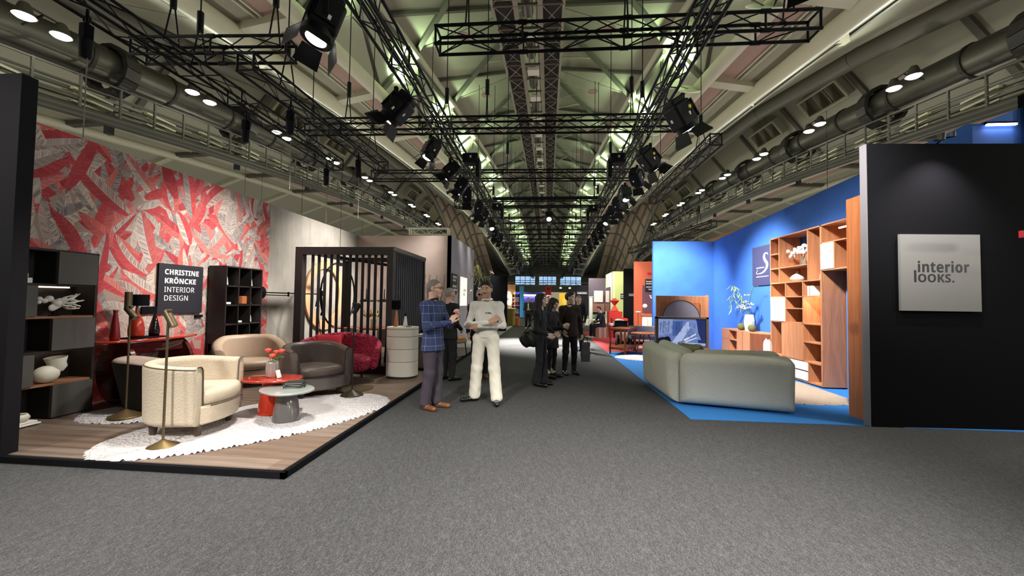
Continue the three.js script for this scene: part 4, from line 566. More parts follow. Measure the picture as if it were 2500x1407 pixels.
// red console with vases
{
  const t = thing('console_table', 'glossy red oval console table against the red wallpaper', 'console', W(-5.76, PY, 5.3)); const red = FM.redLac, dk = phys(0x4a1a1a, .15, { clearcoat: .8 });
  mesh('tabletop', loft([[.82, .96], [.828, 1], [.845, 1], [.852, .97]].map(([y, k]) => [...Array(44).keys()].map(i => { const a = i / 44 * 2 * PI; return V(cos(a) * .29 * k, y, sin(a) * .72 * k); }))), red, t);
  for (const z of [.42, -.42]) mesh('disc_leg', new THREE.CylinderGeometry(.36, .36, .06, 40).rotateX(PI / 2).scale(.8, 1.15, 1).translate(0, .41, z), dk, t);
  mesh('apron', rbox(.3, .16, .8, 0, .72, 0, .02), dk, t); mesh('lower_stretcher', rbox(.1, .06, .84, 0, .3, 0, .02), red, t);
  mesh('tray', rbox(.28, .012, .5, 0, .858, .1, .005), M.black, t);
  const v = thing('table_lamp', 'red gourd-shaped table lamp with black shade on the red console', 'lamp', W(-5.76, PY + .866, 5.1)); mesh('body', lathe([[.001, 0], [.075, 0], [.09, .03], [.092, .12], [.075, .22], [.04, .31], [.02, .36], [.016, .42]], 28), phys(0xa8301c, .12, { clearcoat: .9 }), v); mesh('lamp_shade', lathe([[.13, .44], [.13, .6], [.128, .6], [.128, .44], [.13, .44]], 28), M.black, v); mesh('collar', cyl(.015, .01, .08, 0, .41, 0, 10), FM.brass, v);
  const b = thing('black_vase', 'glossy black teardrop vase on the red console', 'vase', W(-5.74, PY + .866, 5.34)); mesh('body', lathe([[.001, 0], [.055, 0], [.068, .05], [.066, .1], [.045, .2], [.015, .32], [.004, .345]], 26), phys(0x141217, .08, { clearcoat: 1 }), b);
  const r = thing('tall_red_vase', 'slender dark red vase at the end of the red console', 'vase', W(-5.78, PY + .852, 4.84)); mesh('body', lathe([[.001, 0], [.05, 0], [.06, .04], [.045, .2], [.022, .36], [.03, .4]], 24), phys(0x7c1c20, .15, { clearcoat: .8 }), r);
}
// curved drawer cabinet at the platform edge
{
  const t = thing('drawer_cabinet', 'white bow-front cabinet of four curved drawers at the edge of the platform', 'cabinet', W(-2.72, PY, 7.3)); const m = phys(0xd8d2c8, .35), oval = (a, b, k = 1) => [...Array(48).keys()].map(i => { const q = i / 48 * 2 * PI, c = cos(q), s = sin(q); return [Math.sign(c) * a * k * Math.pow(Math.abs(c), .8), Math.sign(s) * b * k * Math.pow(Math.abs(s), .8)]; });
  const slab = (y0, y1, k = 1, r = .006) => loft([[y0, k - r * 3], [y0 + r, k], [y1 - r, k], [y1, k - r * 3]].map(([y, q]) => oval(.285, .25, q).map(([x, z]) => V(x, y, z))));
  mesh('plinth', slab(0, .03, .93), FM.dark, t); mesh('carcass', slab(.03, .925, .965), std(0x6d675f, .6), t);
  [[.035, .30], [.306, .53], [.536, .76], [.766, .895]].forEach(([a, b]) => mesh('drawer', slab(a, b), m, t)); mesh('top', slab(.9, .94, 1.0), m, t);
  const y = PY + .94, l = thing('table_lamp', 'small table lamp with copper cone foot and black shade on the white drawer cabinet', 'lamp', W(-2.86, y, 7.3)); mesh('foot', lathe([[.001, 0], [.05, 0], [.045, .02], [.02, .34], [.001, .34]], 22), std(0xb5764c, .35, { metalness: .5 }), l); mesh('lamp_shade', lathe([[.085, .32], [.085, .49], [.083, .49], [.083, .32], [.085, .32]], 24), M.black, l);
  const b = thing('white_bottle_tall', 'white tapered bottle with black cap on the white drawer cabinet', 'bottle', W(-2.66, y, 7.26)); mesh('bottle', lathe([[.001, 0], [.045, 0], [.04, .05], [.022, .17], [.02, .2]], 18), M.white, b); mesh('cap', cyl(.016, .014, .05, 0, .2, 0, 12), M.black, b);
  const d = thing('small_dish', 'flat dark dish with a card on the white drawer cabinet', 'dish', W(-2.58, y, 7.22)); mesh('plate', cyl(.05, .055, .012), FM.dark, d); mesh('card', rbox(.06, .006, .04, -.16, .004, -.02, .002), M.black, d);
  const p = thing('round_planter', 'rough grey round planter behind the white drawer cabinet', 'planter', W(-2.52, PY, 8.25)); mesh('pot', lathe([[.001, .02], [.2, .02], [.26, .06], [.27, .3], [.25, .68], [.22, .7], [.001, .7]], 30), std(0x8d8378, .95, { bumpMap: T.boucle, bumpScale: .012 }), p); mesh('tray', rbox(.42, .025, .3, .02, .72, 0, .01), M.white, p);
  const f = thing('orange_orchid', 'orange blossoms with dark stems on the round planter', 'flowers', W(-2.5, PY + .735, 8.3)); mesh('stem', [tube([V(0, 0, 0), V(-.02, .2, .03), V(.04, .36, .05)], .006, 16, 5), tube([V(0, 0, 0), V(.05, .14, 0), V(-.05, .25, .06)], .006, 16, 5)], std(0x5c5a2a, .7), f); const op = std(0xd9873f, .6); [[.02, .36, .05], [.06, .31, .08], [-.05, .25, .06], [.0, .2, .09], [.05, .4, .02]].forEach(([x, y2, z]) => mesh('blossom', [0, 1, 2, 3, 4].map(i => new THREE.SphereGeometry(.04, 8, 6).scale(1, .3, .5).translate(.03, 0, 0).rotateY(i * 1.257).rotateX(1.0).translate(x, y2, z)), op, f));
}
// dining place inside and behind the pavilion
{
  const t = thing('dining_table', 'long oval wood dining table inside the slatted pavilion', 'table', W(-4.1, 0, 9.6)); t.position.y = PY; mesh('tabletop', loft([[.715, .95], [.725, 1], [.745, 1], [.755, .98]].map(([y, k]) => [...Array(48).keys()].map(i => { const a = i / 48 * 2 * PI, c = cos(a), s = sin(a); return V(Math.sign(c) * 1.25 * k * Math.pow(Math.abs(c), .75), y, Math.sign(s) * .5 * k * Math.pow(Math.abs(s), .75)); }))), std(0xb9774c, .35, { map: T.oak }), t); for (const x of [-.6, .6]) mesh('pedestal', lathe([[.001, 0], [.24, 0], [.22, .03], [.07, .1], [.06, .6], [.14, .715]], 24).translate(x, 0, 0), FM.dark, t);
  const mk = (x, d, r, lab) => { const c = thing('dining_chair', lab, 'chair', W(x, PY, d), r, 'grey dining chairs at the oval wood table'); const m = std(0x9a9087, .8); const rg = []; for (let i = 0; i <= 20; i++) { const q = -1 + i / 10, a = q * 1.5, top = .62 + .2 * cos(q * 1.2); rg.push(rrect(.05, top - .4, .024, 3).map(([u, v]) => V(-cos(a) * (.25 + u), .4 + (top - .4) / 2 + v, sin(a) * (.27 + u)))); } mesh('backrest', loft(rg), m, c); mesh('seat', cyl(.24, .27, .08, 0, .4, 0, 28), m, c); for (const [x2, z2] of [[.17, .17], [.17, -.17], [-.17, .17], [-.17, -.17]]) mesh('leg', bar(V(x2, .4, z2), V(x2 * 1.25, 0, z2 * 1.25), .015, 8), FM.dark, c); };
  mk(-3.55, 8.75, 1.6, 'light grey upholstered dining chair behind the slat screen'); mk(-4.4, 8.75, 1.6, 'light grey upholstered dining chair behind the slat screen'); mk(-4.0, 10.5, -1.5, 'light grey upholstered dining chair behind the slat screen');
  const pm = std(0x26231f, .35, { metalness: .4 });
  const td = thing('branch_chandelier', 'black branched table chandelier with three flat lit heads above the dining table', 'lamp', W(-3.95, 1.48, 9.3)); mesh('arm', [bar(V(-.55, 0, 0), V(.55, 0, 0), .012), ...[-.45, 0, .42].map(x => cyl(.014, .01, .26, x, .02, 0, 8))], pm, td); [-.45, 0, .42].forEach(x => { mesh('lamp_shade', lathe([[.02, .06], [.14, .03], [.16, -.01], [.155, -.015], [.001, .01]], 22).translate(x, -.02, 0), pm, td); mesh('lamp_glow', cyl(.11, .11, .008, x, -.03, 0, 18), new THREE.MeshStandardMaterial({ color: 0xffffff, emissive: new THREE.Color(1, .8, .55), emissiveIntensity: 5 }), td); }); mesh('cord', [bar(V(-.45, .28, 0), V(-.45, 1.0, 0), .004, 4), bar(V(.42, .28, 0), V(.42, 1.0, 0), .004, 4)], pm, td);
  const bq = thing('table_bouquet', 'yellow green and brown bouquet in a glass vase on the oval wood table', 'bouquet', W(-4.25, PY + .755, 9.4)); mesh('glass', lathe([[.001, 0], [.06, 0], [.07, .03], [.075, .2]], 20), phys(0xd6dcd0, .1, { transmission: .8, thickness: 0 }), bq); const gr = std(0xaab84a, .7), br = std(0x8a5a33, .7); const lf = (m, n, cx) => { const g = []; for (let i = 0; i < n; i++) { const a = rr(0, 6.28), e = rr(.3, 1.2), L = rr(.1, .22); g.push(new THREE.SphereGeometry(.045, 7, 5).scale(1, .2, .4).rotateZ(e).rotateY(a).translate(cx + cos(a) * L * .6, .22 + L * sin(e), -sin(a) * L * .6)); } return g; }; mesh('yellow_leaves', lf(gr, 34, .08), gr, bq); mesh('brown_leaves', lf(br, 30, -.12), br, bq);
  const sp = thing('spot_stand_lamp', 'thin black tripod reading lamp glowing near the wood wall ring', 'lamp', W(-5.35, PY, 8.85)); mesh('pole', [bar(V(0, 0, .1), V(0, 1.25, 0), .008), bar(V(.1, 0, -.08), V(0, 1.2, 0), .008), bar(V(-.1, 0, -.08), V(0, 1.2, 0), .008)], M.truss, sp); mesh('lamp_head', cyl(.05, .03, .14, -.02, 1.25, 0, 14), M.truss, sp); mesh('lamp_glow', sph(.035, -.02, 1.25, 0, 1, .5, 1), lensMat, sp);
  const ts = thing('dry_branches', 'tall bare branches in the corner behind the dining table', 'branches', W(-3.45, PY, 11.3)); const bg = []; for (let i = 0; i < 7; i++) { const a = rr(0, 6.28), q = rr(.2, .5); bg.push(tube([V(0, .4, 0), V(cos(a) * q * .4, 1.1, sin(a) * q * .4), V(cos(a) * q * .8 + rr(-.1, .1), 1.7, sin(a) * q * .8), V(cos(a) * q, 2.2, sin(a) * q)], .007, 16, 4)); for (let k = 0; k < 3; k++) bg.push(bar(V(cos(a) * q * .6, 1.3 + k * .2, sin(a) * q * .6), V(cos(a) * q * .6 + rr(-.25, .25), 1.6 + k * .22, sin(a) * q * .6 + rr(-.2, .2)), .004, 4)); } mesh('twigs', bg, std(0x5d4a40, .8), ts); mesh('pot', lathe([[.001, 0], [.12, 0], [.16, .2], [.12, .45], [.1, .45]], 22), FM.dark, ts);
}
// orange lounge chair and mat further along the aisle
{
  const t = thing('lounge_chair', 'orange lounge chair with ochre seat and thin black legs beyond the pavilion', 'chair', W(-2.5, PY, 10.1), -.35); mesh('seat', loft([[.36, .9], [.38, 1], [.44, 1], [.46, .92]].map(([y, k]) => rrect(.75 * k, .7 * k, .2).map(([x, z]) => V(x, y, z)))), std(0x8a7a5e, .8), t); mesh('cushion', loft([[.46, .9], [.48, .97], [.52, .95], [.53, .8]].map(([y, k]) => rrect(.72 * k, .66 * k, .2).map(([x, z]) => V(x, y, z)))), std(0xe0a060, .8), t);
  const rg = []; for (let i = 0; i <= 18; i++) { const q = -1 + i / 9, a = q * 1.35, top = .62 + .2 * cos(q * 1.35); rg.push(rrect(.07, top - .45, .034, 3).map(([u, v]) => { const y = .45 + (top - .45) / 2 + v; return V(-cos(a) * (.34 + u + (y - .45) * .3), y, sin(a) * (.35 + u)); })); } mesh('backrest', loft(rg), std(0xd0692f, .7), t); for (const [x, z] of [[.28, .26], [.28, -.26], [-.28, .26], [-.28, -.26]]) mesh('leg', bar(V(x, .38, z), V(x * 1.15, 0, z * 1.15), .014, 8), M.truss, t); mesh('leg_bar', bar(V(.3, .02, -.3), V(.3, .02, .3), .012), M.truss, t);
}
// signs on the grey violet partition
{
  const hs = std(0xffffff, .6, { map: signTex(512, 512, '#0f0f14', [['hospitality', 40, 110, 84, 'bold', '#f2f2f2', 400], ['interiors', 40, 200, 84, 'bold', '#f2f2f2', 330], ['contract', 40, 360, 96, 'bold', '#f2f2f2', 400], ['business', 150, 450, 84, 'bold', '#f2f2f2', 330]]) });
  const a = board('black_sign', 'small black sign with white text on the grey violet partition', 'sign', .72, .62, .02, M.black, hs); a.position.copy(W(-3.02, 2.06, 12.62)); a.rotation.y = PI / 2;
  const b = thing('light_box_sign', 'glowing white sign box with dark lettering on the grey violet partition', 'sign', W(-3.0, 1.83, 13.85), PI / 2); mesh('box', box(1.15, 1.0, .04), M.white, b);
  const m = new THREE.MeshStandardMaterial({ color: 0xffffff, map: signTex(700, 600, '#f6f2ec', [['interior', 330, 300, 92, 'bold', '#2a2a2a', 240], ['looks.', 300, 385, 92, 'bold', '#2a2a2a', 200]]), roughness: .6 }); m.emissive = new THREE.Color(1, .97, .9); m.emissiveMap = m.map; m.emissiveIntensity = .75; const f = mesh('sign_face', sheet(1.15, 1.0), m, b); f.position.z = .0215;
  const L = new THREE.RectAreaLight(new THREE.Color(1, .95, .88), 1.2, 1.1, .95); L.position.set(0, 0, .03); L.lookAt(b.position.clone().add(V(3, 0, 0))); L.rotation.set(0, PI, 0); b.add(L); L.name = 'sign_light';
}
// ---------- right booth: blue carpet, blue walls, shelf, sofa ----------
const blueM = std(0x3a72d0, .8, { map: T.plaster }), bluC = std(0x2273bd, .95, { bumpMap: T.grain, bumpScale: .001 });
{
  const sh = (name, poly, h, m, lab) => { const s = new THREE.Shape(poly.map(([x, d]) => new THREE.Vector2(x, d))); return struct(name, new THREE.ExtrudeGeometry(s, { depth: h, bevelEnabled: false }).rotateX(-PI / 2), m, lab); };
  sh('floor_blue', [[1.86, 5.42], [6.6, 5.42], [6.6, 12.45], [1.80, 12.45]], .006, bluC, 'bright blue carpet of the right booth');
  sh('floor_red', [[1.80, 12.46], [7, 12.46], [7, 21], [1.75, 21]], .006, std(0xa82a33, .95, { bumpMap: T.grain, bumpScale: .001 }), 'red carpet behind the blue booth');
  sh('floor_patch', [[2.1, 13.0], [2.6, 13.1], [3.1, 13.5], [3.4, 14.2], [2.9, 14.4], [2.2, 13.6]], .009, std(0xd8bfa0, .95), 'beige inlay in the red carpet');
  struct('wall_blue_end', bd(3.48, 5.5, 0, 3.58, 13.6, 13.75), blueM, 'blue partition behind the television'); struct('wall_blue_side', [new THREE.ExtrudeGeometry(new THREE.Shape([[5.62, 0], [13.6, 0], [13.6, 3.58], [5.62, 3.9]].map(p => new THREE.Vector2(...p))), { depth: .13, bevelEnabled: false }).rotateY(PI / 2).translate(5.42, 0, 0)], blueM, 'long blue partition behind the wooden shelf');
  struct('wall_tan_upper', bd(6.3, 6.4, 3.3, 4.05, 13.2, 18), std(0xb98b62, .8), 'tan hanging panel behind the blue partition');
  struct('wall_sign_black', [box(2.9, 3.58, .1).translate(1.45, 1.79, 0).rotateY(.05).translate(4.03, 0, -5.45)], M.black, 'tall black partition with the square grey sign');
  struct('trim_2', [box(.008, 3.58, .102, -.004, 1.79, 0).rotateY(.05).translate(4.028, 0, -5.45)], std(0x77757b, .6), 'grey edge strip of the black partition');
  struct('wall_blue_return', new THREE.ExtrudeGeometry(new THREE.Shape([[5.42, 0], [6.02, 0], [6.02, 4.08], [5.42, 3.84]].map(p => new THREE.Vector2(...p))), { depth: .06, bevelEnabled: false }).translate(0, 0, -5.62), blueM, 'short blue return of the blue partition behind the black one'); struct('wall_black_post', bd(6.02, 6.5, 0, 4.25, 5.5, 5.62), M.black, 'black post at the end of the blue partition');
  const lb = thing('linear_lamp', 'short glowing violet white lamp bar on the blue wall behind the black partition', 'lamp', W(5.72, 3.84, 5.52), 0); mesh('lamp_bar', box(.34, .022, .03), new THREE.MeshStandardMaterial({ color: 0xffffff, emissive: new THREE.Color(.85, .8, 1), emissiveIntensity: 6 }), lb); mesh('housing', box(.36, .03, .03, 0, .025, -.012), M.black, lb); const L = new THREE.RectAreaLight(new THREE.Color(.85, .8, 1), 12, .34, .03); L.position.set(0, -.03, 0); L.rotation.set(-PI / 2, 0, 0); L.name = 'bar_light'; lb.add(L);
  const cl = thing('clip_lamp', 'small clip-on lamp on the top edge of the black partition', 'lamp', W(4.9, 3.58, 5.45)); mesh('arm', [bar(V(0, 0, 0), V(0, .06, .1), .012), bar(V(-.08, .02, .05), V(.1, .05, .12), .01)], M.truss, cl); mesh('lamp_head', [cyl(.03, .045, .08, -.05, .0, .12, 12), cyl(.025, .025, .06, .08, .04, .12, 10)], M.galv, cl);
  const SL = new THREE.SpotLight(new THREE.Color(1, .93, .9), 16, 0, .85, .8, 2); SL.position.set(-.05, .05, .42); SL.target.position.set(-.1, -2.2, .0); SL.castShadow = true; SL.name = 'clip_light'; cl.add(SL, SL.target);
  const f = std(0xffffff, .45, { map: signTex(1024, 940, '#838281', [['interior', 210, 466, 182, 'bold', '#141417', 670], ['l', 158, 588, 188, 'bold', '#141417'], ['OOKS.', 214, 588, 138, 'bold', '#141417', 480]]) });
  const s = board('square_sign', 'square grey metal sign with dark lettering on the black partition', 'sign', .96, .96, .03, std(0xa0a0a0, .4, { metalness: .3 }), f); s.position.set(4.03 + .84, 1.935, -5.45 + .068 - .042); s.rotation.y = .05;
  one('red_sign', [bd(5.42, 5.9, 2.32, 2.4, 5.05, 5.09)], std(0xc02030, .6), 'narrow red sign sticking out at the edge of the black partition', 'sign');
}
// wooden shelf wall
{
  const t = thing('oak_shelf_wall', 'tall oak shelf wall with staggered compartments and a portal over the blue door', 'shelf', null), xf = 4.96, xb = 5.40, o = M.oak, th = .022;
  const vt = (d, y0, y1, a = xf) => mesh('upright', bd(a, xb, y0, y1, d - th / 2, d + th / 2), o, t), hz = (y, d0, d1, a = xf) => mesh('shelf_board', bd(a, xb, y - th / 2, y + th / 2, d0, d1), o, t);
  vt(9.38, .03, 2.98); mesh('tall_side', bd(xf, xb, .03, 2.98, 7.71, 7.75), o, t); vt(6.93, 2.15, 2.98);
  hz(2.97, 6.92, 9.39); hz(.04, 7.74, 9.38); hz(2.30, 8.1, 9.38); hz(1.98, 7.74, 9.38); hz(1.68, 7.74, 9.38); hz(1.15, 7.74, 9.38); hz(.42, 7.74, 9.38);
  vt(9.05, 1.98, 2.97); vt(8.1, 1.98, 2.97); vt(8.83, 1.15, 1.98); vt(8.26, .42, 1.98); vt(8.97, .42, 1.15); vt(8.11, .04, .42); hz(1.44, 8.27, 8.82); hz(.80, 7.74, 8.25); hz(2.64, 6.92, 7.73); hz(2.15, 6.92, 7.73); hz(2.62, 9.06, 9.38); vt(7.39, 2.15, 2.64);
  const door = (a, b, y0, y1, m, n) => mesh(n, bd(xf - .012, xf + .008, y0 + .013, y1 - .013, a + .013, b - .013), m, t);
  door(8.83, 9.38, 1.15, 1.68, M.white, 'white_door'); door(7.39, 7.73, 2.15, 2.64, M.white, 'white_door'); door(8.26, 8.97, .42, 1.15, o, 'oak_door'); door(8.11, 8.9, .24, .42, M.white, 'drawer_front'); door(8.11, 8.9, .05, .24, M.white, 'drawer_front');
  mesh('back_panel', [bd(xb - .012, xb, .04, 1.15, 7.75, 9.38), bd(xb - .012, xb, 1.15, 1.98, 7.75, 9.38), bd(xb - .012, xb, 2.62, 2.97, 9.06, 9.38), bd(xb - .012, xb, 1.98, 2.62, 8.55, 9.38), bd(xb - .012, xb, 1.98, 2.97, 7.75, 8.1), bd(xb - .012, xb, 2.64, 2.97, 7.1, 7.73), bd(xb - .012, xb, 2.15, 2.64, 6.93, 7.73)], o, t);
  mesh('niche_light_bar', bd(xf + .1, xf + .13, 2.86, 2.885, 7.0, 7.42), new THREE.MeshStandardMaterial({ color: 0xffffff, emissive: new THREE.Color(1, .85, .65), emissiveIntensity: 2.5 }), t);
  { const L = new THREE.RectAreaLight(new THREE.Color(1, .85, .65), 8, .03, .4); L.position.copy(W(xf + .115, 2.85, 7.21)); L.rotation.set(-PI / 2, 0, 0); L.name = 'niche_light'; t.add(L); }
  mesh('puck_light', cyl(.03, .03, .01, xf + .2, 1.66, -7.95, 14), new THREE.MeshStandardMaterial({ color: 0xffffff, emissive: new THREE.Color(1, .7, .4), emissiveIntensity: 5 }), t); { const L = new THREE.PointLight(new THREE.Color(1, .72, .42), .8, 0, 2); L.position.copy(W(xf + .2, 1.62, 7.95)); L.name = 'puck_light_source'; t.add(L); }
  const p = thing('oak_post', 'broad pale oak board standing beside the black partition', 'board', W(4.19, 0, 5.75)); mesh('board', rbox(.16, 2.98, .32, .02, 1.49 + .006, 0, .006), std(0xffe2c4, .5, { map: T.oak }), p);
  const d = structGroup('door_1', 'flush blue door under the portal of the oak shelf wall'); mesh('door_leaf', bd(5.36, 5.40, .01, 2.1, 6.9, 7.6), std(0x2c68c8, .6), d); mesh('door_frame', [bd(5.34, 5.42, 0, 2.13, 7.6, 7.66), bd(5.34, 5.42, 2.1, 2.13, 6.9, 7.6)], std(0x3f7fe0, .6), d); mesh('door_handle', [bar(W(5.36, 1.02, 7.5), W(5.3, 1.02, 7.5), .009), bar(W(5.3, 1.02, 7.5), W(5.3, 1.02, 7.38), .009)], M.galv, d);
  // contents
  const X = 5.14;
  const fl = std(0xf4efe4, .7), gl = phys(0xdfe6e2, .05, { transmission: .9, thickness: 0 }), gn = std(0x66794a, .7);
  const mag = thing('magnolia_branch', 'white magnolia blossoms in a clear glass vase on the oak shelf', 'flowers', W(X - .02, 2.311, 8.5)); mesh('vase', lathe([[.001, 0], [.05, 0], [.06, .05], [.045, .14], [.055, .17]], 18), gl, mag); const br = []; for (let i = 0; i < 6; i++) br.push(tube([V(0, .12, 0), V(rr(-.1, .02), .22, rr(-.15, .2)), V(rr(-.16, .04), rr(.25, .34), -.35 + i * .14)], .005, 14, 5)); mesh('twigs', br, std(0x6b4a36, .8), mag); for (let i = 0; i < 22; i++) { const z = rr(-.42, .3), y = .2 + rr(0, .16), x = rr(-.16, .04); mesh('blossom', [0, 1, 2, 3].map(k => new THREE.SphereGeometry(.035, 7, 5).scale(.45, 1, .8).translate(0, .02, .012).rotateX(rr(-.6, .6)).rotateY(k * 1.6).translate(x, y, z)), fl, mag); }
  const gp = thing('green_plant', 'small leafy green plant in a pot on the oak shelf beside the magnolia', 'plant', W(X, 2.311, 8.3)); gp.scale.setScalar(.8); mesh('pot', lathe([[.001, 0], [.045, 0], [.06, .09], [.055, .09]], 16), M.black, gp); mesh('leaves', [...Array(22).keys()].map(i => { const a = i * 2.4, e = .5 + .9 * ((i * 7 % 10) / 10), L = .12 + .05 * (i % 3); return new THREE.SphereGeometry(L / 2, 6, 5).scale(1, .05, .16).translate(L / 2, 0, 0).rotateZ(e).rotateY(a).translate(0, .09, 0); }), gn, gp);
  const vz = (name, lab, z, pts, y, m) => { const g = thing(name, lab, 'vase', W(X, y, z)); mesh('body', lathe(pts, 26), m, g); return g; };
  vz('white_vase', 'round white narrow-necked vase on the oak shelf', 8.72, [[.001, 0], [.06, 0], [.125, .05], [.13, .09], [.08, .14], [.03, .17], [.016, .2], [.025, .215], [.012, .2]], 1.992, M.white); vz('white_egg_vase', 'small white egg-shaped vase next to the round white vase', 9.12, [[.001, 0], [.05, 0], [.07, .06], [.06, .12], [.02, .15]], 1.992, M.white);
  const ow = thing('penguin_figure', 'cream and brown bird figure in the top portal niche of the oak shelf', 'figurine', W(X, 2.652, 7.16)); mesh('body', lathe([[.001, 0], [.06, 0], [.078, .08], [.07, .15], [.045, .2], [.05, .235], [.03, .27], [.001, .28]], 20), std(0xd9c2a4, .6), ow); mesh('wing', [sph(.06, .03, .12, -.055, .4, 1.4, .35), sph(.06, .03, .12, .055, .4, 1.4, .35)], std(0x5a4638, .6), ow); mesh('beak', bar(V(-.04, .24, 0), V(-.08, .235, 0), .012, 6, .003), std(0x3b2d25, .6), ow);
  one('white_picture', [rbox(.02, .34, .2, 0, .17, 0, .004).rotateZ(-.06).translate(X - .02, 1.995, -7.9)], M.white, 'white picture panel leaning in the tall niche of the oak shelf', 'picture');
  one('white_folder', [rbox(.16, .19, .03, 0, .095, 0, .004).rotateY(.3).translate(X - .08, 1.692, -8.16), rbox(.16, .19, .03, 0, .095, 0, .004).translate(X - .06, 1.692, -8.08)], M.white, 'white folders standing in a middle niche of the oak shelf', 'folders');
  one('white_book', [rbox(.03, .24, .15, 0, .12, 0, .004).rotateX(.12).translate(X - .06, 1.455, -8.36)], M.white, 'white book leaning in the oak shelf above the oak door', 'book');
  const cu = thing('pillow', 'white tufted cushion standing in front of the lowest niche of the oak shelf', 'cushion', W(4.82, .3, 9.25), -.3); pillow(cu, .42, .44, .14, std(0xefdcd0, .9, { bumpMap: T.boucle, bumpScale: .01 })); const pf = thing('white_pouf', 'low white pouf below the tufted cushion', 'pouf', W(4.8, .006, 9.25)); mesh('seat', rbox(.36, .28, .5, 0, .15, 0, .05), M.white, pf); mesh('foot_ring', cyl(.14, .14, .02), M.black, pf);
}
// dark sign with the S
{
  const tex = canvasTex(560, 800, (c, w, h) => { c.fillStyle = '#393a5e'; c.fillRect(0, 0, w, h); c.strokeStyle = '#eceaf2'; c.lineCap = 'round'; const S = [[420, 200], [400, 165], [340, 170], [320, 230], [345, 300], [395, 370], [385, 450], [320, 520], [230, 555], [135, 560]]; for (let i = 0; i < S.length - 1; i++) for (let q = 0; q < 1; q += .04) { const p = (k) => S[clamp(i + k, 0, S.length - 1)], cr = (a, b, d, e) => .5 * (2 * b + (d - a) * q + (2 * a - 5 * b + 4 * d - e) * q * q + (3 * b - a - 3 * d + e) * q ** 3); const x = cr(p(-1)[0], p(0)[0], p(1)[0], p(2)[0]), y = cr(p(-1)[1], p(0)[1], p(1)[1], p(2)[1]), k = (i + q) / (S.length - 1); c.beginPath(); c.fillStyle = '#eceaf2'; c.arc(x, y, 5 + 24 * Math.pow(sin(PI * k), 1.5), 0, 7); c.fill(); } c.lineWidth = 10; c.beginPath(); c.moveTo(135, 560); c.quadraticCurveTo(90, 550, 150, 480); c.stroke(); c.font = 'bold 40px sans-serif'; c.fillStyle = '#c3c1d4'; c.fillText('Scholtissek', 108, 452); c.fillStyle = '#d8d6e4'; c.fillRect(110, 615, 320, 14); });
  const b = board('dark_sign', 'dark violet sign with a curved white S on the blue partition', 'sign', 1.0, 1.0, .02, std(0x33345a, .6), std(0xffffff, .6, { map: tex })); b.position.copy(W(5.4, 2.5, 10.55)); b.rotation.y = -PI / 2;
}
